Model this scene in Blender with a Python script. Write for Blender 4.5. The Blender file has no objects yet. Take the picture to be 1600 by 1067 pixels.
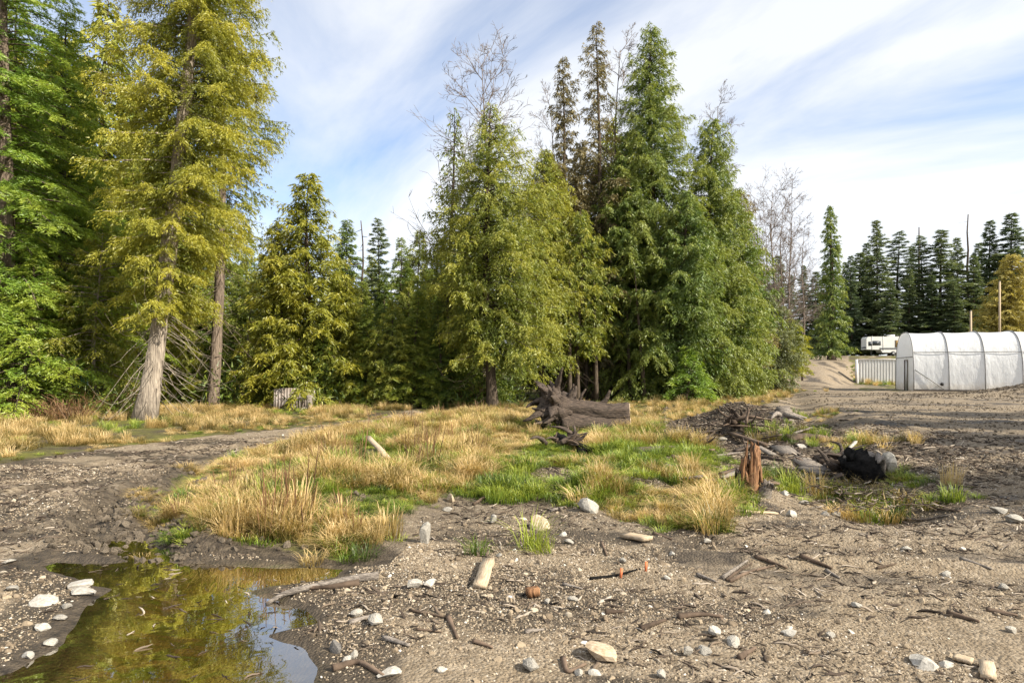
import bpy, math, random
import numpy as np
from mathutils import Vector, Matrix, Euler

R_ = math.radians
rng = np.random.default_rng(7)
random.seed(7)
SC = bpy.context.scene
COL = SC.collection

# ------------------------------------------------------------------ camera
F = 1043.0            # focal length in photo pixels (photo 1600 wide)
HY = 575.0            # photo row of the horizon
EYE = 1.6
cam = bpy.data.cameras.new('camera'); cam_o = bpy.data.objects.new('camera', cam); COL.objects.link(cam_o)
cam.sensor_width = 36; cam.lens = 36*F/1600; cam.shift_y = (HY-533.5)/1600
cam.clip_start = 0.05; cam.clip_end = 3000
cam_o.location = (0, 0, EYE); cam_o.rotation_euler = (R_(90), 0, 0)
SC.camera = cam_o

# ------------------------------------------------------------------ sky, sun, exposure
SUN_AZ, SUN_EL = R_(118), R_(37)       # azimuth measured clockwise from +Y
w = bpy.data.worlds.new('World'); SC.world = w; w.use_nodes = True
nt = w.node_tree; nt.nodes.clear()
def nd(t, typ, **kw):
    n = t.nodes.new(typ)
    for k, v in kw.items():
        if k.startswith('_'): setattr(n, k[1:], v)
        else: n.inputs[k.replace('__', ' ')].default_value = v
    return n
sky = nd(nt, 'ShaderNodeTexSky', _sky_type='NISHITA', _sun_disc=False, _sun_elevation=SUN_EL, _sun_rotation=SUN_AZ, _air_density=0.8, _dust_density=0.6, _ozone_density=1.6)
tc = nd(nt, 'ShaderNodeTexCoord')
sep = nd(nt, 'ShaderNodeSeparateXYZ'); nt.links.new(tc.outputs['Generated'], sep.inputs[0])
zz = nd(nt, 'ShaderNodeMath', _operation='MAXIMUM'); nt.links.new(sep.outputs[2], zz.inputs[0]); zz.inputs[1].default_value = 0.0
za = nd(nt, 'ShaderNodeMath', _operation='ADD'); nt.links.new(zz.outputs[0], za.inputs[0]); za.inputs[1].default_value = 0.3
def wdiv(o):
    d = nd(nt, 'ShaderNodeMath', _operation='DIVIDE'); nt.links.new(o, d.inputs[0]); nt.links.new(za.outputs[0], d.inputs[1]); return d.outputs[0]
cmb = nd(nt, 'ShaderNodeCombineXYZ'); nt.links.new(wdiv(sep.outputs[0]), cmb.inputs[0]); nt.links.new(wdiv(sep.outputs[1]), cmb.inputs[1])
mr = nd(nt, 'ShaderNodeMapping'); nt.links.new(cmb.outputs[0], mr.inputs[0]); mr.inputs['Rotation'].default_value = (0, 0, R_(-30))
mp = nd(nt, 'ShaderNodeMapping'); nt.links.new(mr.outputs[0], mp.inputs[0])
mp.inputs['Scale'].default_value = (1.5, 0.5, 1); mp.inputs['Location'].default_value = (7.2, 0.6, 0)
n1 = nd(nt, 'ShaderNodeTexNoise', Scale=0.95, Detail=9.0, Roughness=0.56, Distortion=0.9); nt.links.new(mp.outputs[0], n1.inputs['Vector'])
n2 = nd(nt, 'ShaderNodeTexNoise', Scale=0.5, Detail=3.0, Roughness=0.5); nt.links.new(cmb.outputs[0], n2.inputs['Vector'])
ad = nd(nt, 'ShaderNodeMath', _operation='MULTIPLY_ADD'); nt.links.new(n2.outputs[0], ad.inputs[0]); ad.inputs[1].default_value = 0.55; nt.links.new(n1.outputs[0], ad.inputs[2])
rp = nd(nt, 'ShaderNodeValToRGB'); nt.links.new(ad.outputs[0], rp.inputs[0])
rp.color_ramp.elements[0].position = 0.585; rp.color_ramp.elements[0].color = (0.1, 0.1, 0.1, 1)
rp.color_ramp.elements[1].position = 0.83; rp.color_ramp.elements[1].color = (0.95, 0.95, 0.95, 1)
bw = nd(nt, 'ShaderNodeRGBToBW'); nt.links.new(sky.outputs[0], bw.inputs[0])
cl = nd(nt, 'ShaderNodeMath', _operation='MULTIPLY_ADD'); nt.links.new(bw.outputs[0], cl.inputs[0]); cl.inputs[1].default_value = 0.22; cl.inputs[2].default_value = 3.7
clc = nd(nt, 'ShaderNodeCombineColor')
for i, k in enumerate((0.97, 1.0, 1.05)):
    m = nd(nt, 'ShaderNodeMath', _operation='MULTIPLY'); nt.links.new(cl.outputs[0], m.inputs[0]); m.inputs[1].default_value = k; nt.links.new(m.outputs[0], clc.inputs[i])
mx = nd(nt, 'ShaderNodeMix', _data_type='RGBA'); nt.links.new(rp.outputs[0], mx.inputs[0]); nt.links.new(sky.outputs[0], mx.inputs[6]); nt.links.new(clc.outputs[0], mx.inputs[7])
bg = nd(nt, 'ShaderNodeBackground', Strength=0.115); nt.links.new(mx.outputs[2], bg.inputs[0])
wo = nd(nt, 'ShaderNodeOutputWorld'); nt.links.new(bg.outputs[0], wo.inputs[0])
sl = bpy.data.lights.new('sun', 'SUN'); sl.energy = 4.6; sl.angle = R_(0.5); sl.color = (1, 0.92, 0.78)
so = bpy.data.objects.new('sun', sl); COL.objects.link(so)
sdir = Vector((math.sin(SUN_AZ)*math.cos(SUN_EL), math.cos(SUN_AZ)*math.cos(SUN_EL), math.sin(SUN_EL)))
so.rotation_euler = sdir.to_track_quat('Z', 'Y').to_euler(); so.location = (60, 0, 60)
vs = SC.view_settings; vs.view_transform = 'Standard'; vs.look = 'None'; vs.gamma = 1; vs.use_curve_mapping = False; vs.exposure = 1.15
cy = SC.cycles
cy.max_bounces = 6; cy.diffuse_bounces = 3; cy.glossy_bounces = 3; cy.transmission_bounces = 4; cy.transparent_max_bounces = 6
cy.caustics_reflective = False; cy.caustics_refractive = False; cy.use_denoising = True

# ------------------------------------------------------------------ noise, terrain, pixel helpers
def _h(ix, iy, s):
    n = (ix*374761393 + iy*668265263 + s*2246822519) & 0xffffffff
    n = ((n ^ (n >> 13))*1274126177) & 0xffffffff
    return ((n ^ (n >> 16)) & 0xffff)/65535.0
def vnoise(x, y, s=0):
    x = np.asarray(x, float); y = np.asarray(y, float)
    ix = np.floor(x).astype(np.int64); iy = np.floor(y).astype(np.int64); fx = x-ix; fy = y-iy
    fx = fx*fx*(3-2*fx); fy = fy*fy*(3-2*fy)
    a = _h(ix, iy, s); b = _h(ix+1, iy, s); c = _h(ix, iy+1, s); d = _h(ix+1, iy+1, s)
    return (a*(1-fx)+b*fx)*(1-fy)+(c*(1-fx)+d*fx)*fy
def fbm(x, y, o=4, s=0):
    t = 0; a = .5; n = 0
    for i in range(o):
        t = t + a*vnoise(x*2**i, y*2**i, s+i*17); n += a; a *= .5
    return t/n
def sstep(a, b, x): t = np.clip((x-a)/(b-a), 0, 1); return t*t*(3-2*t)
def g0(px, py):                      # photo pixel to the level plane z = 0
    Y = EYE*F/(py-HY); return ((px-800)/F*Y, Y)
def poly(pts): return np.array([g0(*p) for p in pts])
def sdist(x, y, P):                  # signed distance to polygon, positive inside
    x = np.asarray(x, float); y = np.asarray(y, float)
    d = np.full(x.shape, 1e9); ins = np.zeros(x.shape, bool)
    n = len(P)
    for i in range(n):
        ax, ay = P[i]; bx, by = P[(i+1) % n]; ex, ey = bx-ax, by-ay
        t = np.clip(((x-ax)*ex+(y-ay)*ey)/(ex*ex+ey*ey+1e-12), 0, 1)
        d = np.minimum(d, np.hypot(x-ax-t*ex, y-ay-t*ey))
        c = ((ay > y) != (by > y)) & (x < ex*(y-ay)/(ey if abs(ey) > 1e-9 else 1e-9)+ax); ins ^= c
    return np.where(ins, d, -d)
def pline(x, y, P):                  # distance to polyline
    x = np.asarray(x, float); y = np.asarray(y, float); d = np.full(x.shape, 1e9)
    for i in range(len(P)-1):
        ax, ay = P[i]; ex, ey = P[i+1][0]-ax, P[i+1][1]-ay
        t = np.clip(((x-ax)*ex+(y-ay)*ey)/(ex*ex+ey*ey+1e-12), 0, 1)
        d = np.minimum(d, np.hypot(x-ax-t*ex, y-ay-t*ey))
    return d
P_ISL = poly([(205,800),(250,755),(340,715),(450,690),(560,668),(650,655),(720,650),(860,655),(1000,655),(1060,672),(1110,700),(1190,735),(1200,800),(1100,830),(1000,850),(900,850),(800,830),(660,835),(640,855),(600,882),(500,885),(400,868),(260,862),(215,830)])
P_TAN = poly([(210,800),(250,757),(340,717),(450,692),(560,670),(650,656),(720,652),(860,660),(850,690),(800,735),(760,760),(690,800),(645,820),(640,850),(600,880),(500,883),(400,866),(260,860),(215,830)])
P_GRN = poly([(640,690),(720,662),(860,662),(1000,672),(1060,690),(1120,710),(1180,745),(1195,800),(1110,825),(1040,835),(980,820),(860,800),(760,800),(690,790)])
P_BACK = poly([(640,640),(760,634),(860,632),(960,630),(1000,620),(1080,613),(1160,604),(1222,600),(1240,618),(1190,642),(1130,658),(1060,672),(960,672),(860,660),(760,655),(700,655)])
P_VERGE = poly([(-500,640),(0,628),(120,628),(200,636),(300,636),(430,630),(540,626),(620,628),(650,640),(610,652),(480,668),(350,679),(200,697),(100,712),(0,728),(-500,800)])
P_TRACK = poly([(-600,900),(-500,800),(0,728),(100,712),(200,697),(350,679),(480,668),(610,652),(640,644),(700,646),(650,656),(560,669),(450,691),(340,716),(250,756),(205,800),(120,860),(60,940)])
P_PUD = poly([(-300,1200),(-150,1090),(20,1040),(80,1000),(100,965),(125,940),(170,915),(110,893),(55,880),(90,868),(240,874),(330,876),(450,880),(540,883),(530,897),(470,905),(400,918),(440,938),(480,948),(490,965),(420,985),(465,1005),(485,1035),(470,1090),(440,1200)])
P_LOW = poly([(1190,770),(1260,740),(1350,760),(1440,760),(1480,790),(1400,812),(1280,805),(1200,800)])
MND = g0(1165, 678); BERM = (28.5, 35.0)
RUT1 = [g0(*p) for p in ((330,735),(262,770),(235,800),(225,835),(240,862),(300,880))]
RUT2 = [g0(*p) for p in ((250,745),(170,785),(150,820),(165,850),(230,872))]
RUTS = [[g0(*p) for p in q] for q in (((1275, 640), (1420, 662), (1620, 692)), ((1290, 652), (1430, 682), (1620, 722)), ((1330, 630), (1450, 640), (1620, 652)), ((1080, 850), (1300, 858), (1620, 868)), ((1060, 885), (1300, 900), (1620, 912)), ((40, 745), (250, 712), (480, 678)), ((20, 770), (240, 728), (430, 690)))]
DITCH = [g0(*p) for p in ((1238,612),(1262,650),(1300,700),(1340,760),(1400,795))]
def G(x, y):
    x = np.asarray(x, float); y = np.asarray(y, float)
    t = x/np.maximum(y, 1)
    Y0 = 43+30*sstep(.46, .535, t); Y1 = 90+8*sstep(.46, .54, t)
    front = sstep(0, 6, y)
    z = (2.75*sstep(Y0, Y1, y)+.85*sstep(88, 108, y))*sstep(-5, 20, x)
    d = sdist(x, y, P_ISL)
    z = z + .15*sstep(-.2, 2.2, d)*(.45+1.1*fbm(x*.55, y*.55, 3, 5)) + .16*sstep(0, .7, d)*(fbm(x*1.7, y*1.7, 4, 9)-.4)
    z = z + .62*np.exp(-(((x-MND[0])/1.5)**2+((y-MND[1])/2.0)**2))*(.6+.8*fbm(x*1.3, y*1.3, 4, 3))
    z = z + .35*np.exp(-(((x-MND[0]-.6)/2.2)**2+((y-MND[1]+4.2)/2.0)**2))*(fbm(x*1.6, y*1.6, 4, 31))
    z = z + .8*np.exp(-(((x-BERM[0])/3.6)**2+((y-BERM[1])/2.2)**2))*(.6+.8*fbm(x*.8, y*.8, 4, 13))
    z = z - .20*np.exp(-(pline(x, y, DITCH)/.6)**2)*sstep(.2, 1, fbm(x*.4, y*.4, 2, 77)+.45)
    z = z + .14*sstep(0, 3, x-5.6-(y-9)*.18)*sstep(6, 9, y)*sstep(60, 30, y)
    z = z - .12*sstep(-.3, .5, sdist(x, y, P_LOW))
    near = np.exp(-np.maximum(y-3, 0)/25)
    z = z + (.07*(fbm(x*.6, y*.6, 3, 21)-.5) + .035*(fbm(x*2.7, y*2.7, 3, 41)-.5))*(.35+near)*front
    for P in (RUT1, RUT2):
        q = pline(x, y, P); z = z - .10*np.exp(-(q/.16)**2) + .07*np.exp(-((q-.36)/.14)**2)*(.4+1.2*fbm(x*2, y*2, 3, 51))
    for P in RUTS:
        q = pline(x, y, P)+.25*(fbm(x*1.5, y*1.5, 2, 55)-.5); z = z - .045*np.exp(-(q/.17)**2)*sstep(.3, .6, fbm(x*.6, y*.6, 2, 57)) + .03*np.exp(-((q-.36)/.13)**2)
    dp = sdist(x, y, P_PUD)+.22*(fbm(x*1.4, y*1.4, 3, 61)-.5)
    z = np.where(dp > -.5, z*(1-sstep(-.5, .1, dp))+sstep(-.5, .1, dp)*(-.03-.30*np.clip(dp, -.05, .45)+.02*(fbm(x*3, y*3, 3, 71)-.5)), z)
    z = z + .9*sstep(22, 60, -x)*1.0 + .5*sstep(34, 70, y)*sstep(12, 0, x)
    return z
def Gs(x, y): return float(G(np.array([x]), np.array([y]))[0])
def hit(px, py):                      # where the ray through a photo pixel meets the ground
    Y = np.concatenate([np.arange(2.5, 40, .02), np.arange(40, 200, .2)])
    X = (px-800)/F*Y; Z = EYE-(py-HY)/F*Y
    k = np.argmax(Z <= G(X, Y)); return Vector((X[k], Y[k], float(G(X[k:k+1], Y[k:k+1])[0])))
def at(px, py, Y): return Vector(((px-800)/F*Y, Y, EYE-(py-HY)/F*Y))

# ------------------------------------------------------------------ mesh helpers
def make_mesh(name, V, faces, mats=(), tint=None, smooth=False, attrs=None):
    V = np.asarray(V, np.float32).reshape(-1, 3)
    fl = [np.asarray(f, np.int32) for f in (faces if isinstance(faces, list) else [faces]) if len(f)]
    me = bpy.data.meshes.new(name)
    me.vertices.add(len(V)); me.vertices.foreach_set('co', V.ravel())
    lv = np.concatenate([f.ravel() for f in fl]); lt = np.concatenate([np.full(len(f), f.shape[1], np.int32) for f in fl])
    ls = np.concatenate([[0], np.cumsum(lt)[:-1]]).astype(np.int32)
    me.loops.add(len(lv)); me.loops.foreach_set('vertex_index', lv)
    me.polygons.add(len(lt)); me.polygons.foreach_set('loop_start', ls); me.polygons.foreach_set('loop_total', lt)
    if smooth: me.polygons.foreach_set('use_smooth', np.ones(len(lt), bool))
    a = dict(attrs or {})
    if tint is not None: a['tint'] = tint
    for k, v in a.items():
        at_ = me.attributes.new(k, 'FLOAT', 'POINT'); at_.data.foreach_set('value', np.asarray(v, np.float32))
    for m in (mats if isinstance(mats, (list, tuple)) else [mats]): me.materials.append(m)
    me.update(); me.validate(); return me
def link(name, me, parent=None, loc=None, rot=None):
    o = bpy.data.objects.new(name, me); COL.objects.link(o)
    if parent: o.parent = parent
    if loc is not None: o.location = loc
    if rot is not None: o.rotation_euler = rot
    return o
def tag(o, label=None, cat=None, group=None, kind=None):
    for k, v in (('label', label), ('category', cat), ('group', group), ('kind', kind)):
        if v: o[k] = v
    return o
def empty(name, loc, label, cat, group=None, rz=0):
    o = link(name, None, None, loc, (0, 0, rz)); return tag(o, label, cat, group)
class MB:
    def __init__(s): s.V = []; s.Q = []; s.T = []; s.n = 0; s.tint = []
    def add(s, V, q=None, t=None, tint=0.5):
        V = np.asarray(V, float).reshape(-1, 3); s.V.append(V)
        if q is not None and len(q): s.Q.append(np.asarray(q, int)+s.n)
        if t is not None and len(t): s.T.append(np.asarray(t, int)+s.n)
        s.tint.append(np.broadcast_to(np.asarray(tint, float), (len(V),))); s.n += len(V); return s
    def box(s, c, d, M=None):
        v = np.array([[x, y, z] for x in (-.5, .5) for y in (-.5, .5) for z in (-.5, .5)])*np.array(d)
        if M is not None: v = v@np.array(M).T
        return s.add(v+np.array(c), [[0,1,3,2],[4,6,7,5],[0,4,5,1],[2,3,7,6],[0,2,6,4],[1,5,7,3]])
    def tube(s, P, r, k=6, caps=True, jit=0, tint=0.5, seed=0):
        P = np.asarray(P, float); n = len(P); r = np.broadcast_to(np.asarray(r, float), (n,))
        T = np.gradient(P, axis=0); T /= np.linalg.norm(T, axis=1)[:, None]+1e-12
        up = np.array([0, 0, 1.]) if abs(T[0][2]) < .9 else np.array([1., 0, 0])
        A = np.cross(T, up); A /= np.linalg.norm(A, axis=1)[:, None]+1e-12; B = np.cross(T, A)
        an = np.arange(k)/k*2*np.pi
        rr = r[:, None]*np.ones((1, k))
        if jit:
            g = np.random.default_rng(seed); rr = rr*(1+jit*(g.random((1, k))-.5)*1.3+jit*(g.random((n, k))-.5))
        V = P[:, None, :]+rr[:, :, None]*(np.cos(an)[None, :, None]*A[:, None, :]+np.sin(an)[None, :, None]*B[:, None, :])
        i = np.arange(n-1)[:, None]*k; j = np.arange(k)[None, :]; j2 = (j+1) % k
        q = np.stack([i+j, i+j2, i+k+j2, i+k+j], -1).reshape(-1, 4)
        V = V.reshape(-1, 3); t = []
        if caps:
            V = np.vstack([V, P[0], P[-1]]); c0, c1 = n*k, n*k+1
            t = [[c0, (a+1) % k, a] for a in range(k)]+[[c1, (n-1)*k+a, (n-1)*k+(a+1) % k] for a in range(k)]
        return s.add(V, q, t, tint)
    def mesh(s, name, mats, smooth=False):
        return make_mesh(name, np.vstack(s.V), ([np.vstack(s.Q)] if s.Q else [])+([np.vstack(s.T)] if s.T else []), mats, np.concatenate(s.tint), smooth)
    def build(s, name, mats, parent=None, smooth=False, loc=None, rot=None): return link(name, s.mesh(name, mats, smooth), parent, loc, rot)

# ------------------------------------------------------------------ materials
def newmat(name):
    m = bpy.data.materials.new(name); m.use_nodes = True; t = m.node_tree; t.nodes.clear()
    return m, t, t.nodes.new('ShaderNodeOutputMaterial')
def L(t, a, b): t.links.new(a, b)
def ramp(t, src, stops, interp='LINEAR'):
    r = t.nodes.new('ShaderNodeValToRGB'); L(t, src, r.inputs[0]); e = r.color_ramp.elements; r.color_ramp.interpolation = interp
    while len(e) < len(stops): e.new(0.5)
    for i, (p, c) in enumerate(stops): e[i].position = p; e[i].color = (*c, 1)
    return r.outputs[0]
def noise(t, scale, detail=4, rough=.55, vec=None, stretch=None, coord='Object', dist=0):
    n = nd(t, 'ShaderNodeTexNoise', Scale=scale, Detail=float(detail), Roughness=rough, Distortion=float(dist))
    if vec is None:
        c = t.nodes.new('ShaderNodeTexCoord'); vec = c.outputs[coord]
    if stretch:
        m = t.nodes.new('ShaderNodeMapping'); m.inputs['Scale'].default_value = stretch; L(t, vec, m.inputs[0]); vec = m.outputs[0]
    L(t, vec, n.inputs['Vector']); return n.outputs[0]
def mixc(t, f, a, b, mode='MIX'):
    m = t.nodes.new('ShaderNodeMix'); m.data_type = 'RGBA'; m.blend_type = mode
    for s, i in ((f, 0), (a, 6), (b, 7)):
        if isinstance(s, (int, float)): m.inputs[i].default_value = s
        elif isinstance(s, tuple): m.inputs[i].default_value = (*s, 1)
        else: L(t, s, m.inputs[i])
    return m.outputs[2]
def math_(t, op, a, b=None, c=None):
    m = t.nodes.new('ShaderNodeMath'); m.operation = op
    for i, s in enumerate((a, b, c)):
        if s is None: continue
        if isinstance(s, (int, float)): m.inputs[i].default_value = s
        else: L(t, s, m.inputs[i])
    return m.outputs[0]
def attr(t, name): a = t.nodes.new('ShaderNodeAttribute'); a.attribute_name = name; return a.outputs['Fac']
def bump(t, h, strength=.5, dist=.02):
    b = t.nodes.new('ShaderNodeBump'); b.inputs['Strength'].default_value = strength; b.inputs['Distance'].default_value = dist; L(t, h, b.inputs['Height']); return b.outputs[0]
def princ(t, out, col, rough=.8, nrm=None, spec=.3, metal=0):
    p = t.nodes.new('ShaderNodeBsdfPrincipled')
    if isinstance(col, tuple): p.inputs['Base Color'].default_value = (*col, 1)
    else: L(t, col, p.inputs['Base Color'])
    if isinstance(rough, (int, float)): p.inputs['Roughness'].default_value = rough
    else: L(t, rough, p.inputs['Roughness'])
    p.inputs['Specular IOR Level'].default_value = spec; p.inputs['Metallic'].default_value = metal
    if nrm is not None: L(t, nrm, p.inputs['Normal'])
    L(t, p.outputs[0], out.inputs[0]); return p
def foliage(name, c0, c1, c2, transl=.35, rnd=.25):
    m, t, o = newmat(name)
    oi = t.nodes.new('ShaderNodeObjectInfo')
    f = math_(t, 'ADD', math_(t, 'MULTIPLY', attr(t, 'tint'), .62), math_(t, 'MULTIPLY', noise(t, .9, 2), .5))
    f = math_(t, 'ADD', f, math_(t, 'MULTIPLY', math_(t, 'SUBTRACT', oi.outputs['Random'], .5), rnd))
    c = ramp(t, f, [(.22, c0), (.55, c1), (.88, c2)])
    d = t.nodes.new('ShaderNodeBsdfDiffuse'); L(t, c, d.inputs[0])
    tr = t.nodes.new('ShaderNodeBsdfTranslucent'); L(t, mixc(t, 1.0, c, (1.25, 1.2, .6), 'MULTIPLY'), tr.inputs[0])
    gl = t.nodes.new('ShaderNodeBsdfGlossy'); gl.inputs['Roughness'].default_value = .5; gl.inputs[0].default_value = (.9, .95, .9, 1)
    a = t.nodes.new('ShaderNodeMixShader'); a.inputs[0].default_value = transl; L(t, d.outputs[0], a.inputs[1]); L(t, tr.outputs[0], a.inputs[2])
    b = t.nodes.new('ShaderNodeMixShader'); b.inputs[0].default_value = .035; L(t, a.outputs[0], b.inputs[1]); L(t, gl.outputs[0], b.inputs[2])
    L(t, b.outputs[0], o.inputs[0]); return m
def simple(name, c0, c1, scale=6, rough=.8, bs=.4, bd=.01, stretch=None, spec=.25, detail=6, metal=0, rnd=0):
    m, t, o = newmat(name); f = noise(t, scale, detail, .62, stretch=stretch)
    c = ramp(t, f, [(.3, c0), (.7, c1)])
    if rnd:
        oi = t.nodes.new('ShaderNodeObjectInfo'); v = math_(t, 'MULTIPLY_ADD', oi.outputs['Random'], rnd, 1-rnd*.6)
        cc = t.nodes.new('ShaderNodeCombineColor')
        for i in range(3): L(t, v, cc.inputs[i])
        c = mixc(t, 1.0, c, cc.outputs[0], 'MULTIPLY')
    princ(t, o, c, rough, bump(t, f, bs, bd) if bs else None, spec, metal); return m
M = {}
M['cedar_gold'] = foliage('cedar_gold', (.08, .105, .014), (.22, .235, .026), (.42, .385, .045), .45)
M['hemlock_gold'] = foliage('hemlock_gold', (.07, .125, .014), (.19, .27, .026), (.37, .41, .045), .45)
M['cedar_green'] = foliage('cedar_green', (.05, .09, .02), (.115, .175, .033), (.24, .27, .05))
M['cedar_olive'] = foliage('cedar_olive', (.06, .095, .016), (.165, .205, .028), (.33, .32, .042))
M['hemlock'] = foliage('hemlock', (.05, .09, .015), (.135, .19, .025), (.28, .31, .042))
M['hemlock_bright'] = foliage('hemlock_bright', (.07, .13, .018), (.17, .27, .03), (.34, .40, .05))
M['fir'] = foliage('fir', (.045, .072, .038), (.09, .13, .06), (.16, .19, .08))
M['brown_conifer'] = foliage('brown_conifer', (.09, .08, .035), (.19, .155, .07), (.29, .23, .10))
M['gold_tree'] = foliage('gold_tree', (.16, .13, .03), (.30, .25, .055), (.44, .37, .10))
M['willow'] = foliage('willow', (.06, .08, .03), (.13, .15, .06), (.22, .23, .10))
M['bramble'] = foliage('bramble', (.10, .055, .025), (.24, .13, .06), (.38, .24, .12), .2)
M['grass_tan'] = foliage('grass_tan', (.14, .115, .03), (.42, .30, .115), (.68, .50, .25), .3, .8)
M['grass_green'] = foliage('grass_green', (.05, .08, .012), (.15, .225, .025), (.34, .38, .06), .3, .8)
M['bark'] = simple('bark', (.07, .052, .04), (.30, .235, .18), 5, .95, 1.0, .06, (5, 5, .7), .1)
M['bark_pale'] = simple('bark_pale', (.13, .105, .085), (.46, .39, .31), 5, .95, 1.0, .05, (5, 5, .6), .1)
M['bark_dark'] = simple('bark_dark', (.035, .027, .02), (.13, .10, .075), 5, .95, .8, .03, (5, 5, .8), .1)
M['twig'] = simple('twig', (.09, .07, .055), (.24, .19, .155), 4, .9, .0)
M['wood_grey'] = simple('wood_grey', (.07, .058, .05), (.34, .295, .25), 7, .85, .9, .02, (1.2, 9, 9), .2, rnd=.3)
M['wood_old'] = simple('wood_old', (.008, .0065, .0055), (.15, .11, .083), 6, .8, 1.0, .04, (1.1, 7, 7), .3)
M['wood_cut'] = simple('wood_cut', (.26, .19, .12), (.56, .45, .32), 9, .8, .4, .01, (1, 10, 10), .2)
M['wood_orange'] = simple('wood_orange', (.07, .03, .014), (.36, .19, .09), 5, .75, .9, .03, (6, 6, 1), .3)
M['charcoal'] = simple('charcoal', (.004, .004, .004), (.02, .018, .017), 14, .95, 1.0, .04, None, .08)
M['stick'] = simple('stick', (.035, .025, .018), (.17, .12, .085), 6, .9, .5, .01, None, .2, rnd=.6)
M['stone'] = simple('stone', (.20, .185, .155), (.42, .39, .34), 9, .85, .7, .012, None, .3, rnd=.35)
M['stone_white'] = simple('stone_white', (.24, .22, .185), (.47, .44, .39), 7, .85, .5, .008, None, .3)
M['stone_tan'] = simple('stone_tan', (.26, .18, .10), (.52, .44, .33), 7, .8, .5, .01, None, .3)
M['stone_dark'] = simple('stone_dark', (.06, .055, .05), (.17, .155, .14), 9, .6, .6, .01, None, .4)
M['steel'] = simple('steel', (.16, .16, .16), (.27, .27, .27), 8, .5, .1, .002, None, .5)
M['rv_white'] = simple('rv_white', (.62, .61, .57), (.74, .73, .69), 1.2, .4, .0)
M['rv_stripe'] = simple('rv_stripe', (.06, .065, .08), (.11, .115, .13), 2, .4, .0)
M['glass'] = simple('glass', (.03, .035, .04), (.06, .065, .07), 1, .08, .0, spec=.6)
M['curtain'] = simple('curtain', (.30, .17, .05), (.55, .36, .14), 6, .6, .0)
M['rubber'] = simple('rubber', (.015, .015, .015), (.04, .04, .04), 10, .8, .0)
M['container'] = simple('container', (.66, .64, .60), (.80, .79, .76), 1.4, .6, .15, .004, (3, 3, .5))
M['rust_metal'] = simple('rust_metal', (.15, .11, .085), (.34, .31, .285), 2.2, .6, .2, .004, (2, 2, .7))
M['teal'] = simple('teal', (.05, .30, .27), (.12, .46, .42), 3, .6, .4, .03)
M['house'] = simple('house', (.62, .64, .66), (.74, .75, .77), 2, .7, .0)
M['roof'] = simple('roof', (.06, .06, .065), (.12, .12, .125), 5, .9, .0)
M['orange'] = simple('orange', (.40, .10, .04), (.55, .19, .08), 9, .7, .0)
def ground_mat():
    m, t, o = newmat('ground')
    co = t.nodes.new('ShaderNodeTexCoord').outputs['Object']
    big = noise(t, .55, 5, .6, co); mid = noise(t, 6, 6, .65, co, dist=.3)
    vo = nd(t, 'ShaderNodeTexVoronoi', Scale=48.0); L(t, co, vo.inputs['Vector'])
    vo2 = nd(t, 'ShaderNodeTexVoronoi', Scale=17.0); L(t, co, vo2.inputs['Vector'])
    fine = noise(t, 70, 4, .7, co)
    g = ramp(t, mid, [(.28, (.07, .050, .031)), (.5, (.17, .125, .078)), (.75, (.33, .258, .17))])
    g = mixc(t, .45, g, ramp(t, vo.outputs['Color'], [(.1, (.085, .066, .046)), (.55, (.265, .21, .145)), (.95, (.50, .43, .33))]))
    g = mixc(t, .22, g, ramp(t, vo2.outputs['Color'], [(.15, (.06, .05, .04)), (.6, (.27, .225, .17)), (.95, (.50, .44, .36))]))
    g = mixc(t, ramp(t, big, [(.42, (0, 0, 0)), (.72, (.55, .55, .55))]), g, ramp(t, fine, [(.3, (.13, .095, .056)), (.7, (.285, .22, .14))]))
    soil = ramp(t, noise(t, 9, 6, .7, co), [(.3, (.02, .016, .012)), (.55, (.075, .058, .04)), (.8, (.17, .135, .09))])
    moss = ramp(t, noise(t, 14, 5, .7, co), [(.3, (.05, .05, .012)), (.6, (.16, .16, .03)), (.85, (.33, .28, .09))])
    gz = math_(t, 'ADD', attr(t, 'grass'), math_(t, 'MULTIPLY', math_(t, 'SUBTRACT', mid, .5), .9))
    gz = ramp(t, gz, [(.38, (0, 0, 0)), (.62, (1, 1, 1))])
    mz = ramp(t, math_(t, 'ADD', attr(t, 'mud'), math_(t, 'MULTIPLY', math_(t, 'SUBTRACT', mid, .5), 1.1)), [(.3, (0, 0, 0)), (.75, (1, 1, 1))])
    under = mixc(t, ramp(t, big, [(.4, (0, 0, 0)), (.6, (1, 1, 1))]), soil, moss)
    c = mixc(t, mz, g, soil); c = mixc(t, gz, c, under)
    alg = ramp(t, noise(t, 3.0, 6, .65, co, (1, 2.2, 1), dist=1.2), [(.38, (.19, .125, .05)), (.52, (.105, .085, .02)), (.68, (.11, .15, .018))])
    c = mixc(t, attr(t, 'wet'), c, alg)
    h = math_(t, 'ADD', math_(t, 'MULTIPLY', vo.outputs['Distance'], -.5), math_(t, 'ADD', mid, math_(t, 'MULTIPLY', fine, .4)))
    ro = math_(t, 'SUBTRACT', .95, math_(t, 'MULTIPLY', mz, .35))
    princ(t, o, c, ro, bump(t, h, .9, .03), .25); return m
M['ground'] = ground_mat()
M['clod'] = simple('clod', (.045, .036, .027), (.19, .155, .115), 9, .95, .6, .02, None, .1, rnd=.5)
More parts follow.
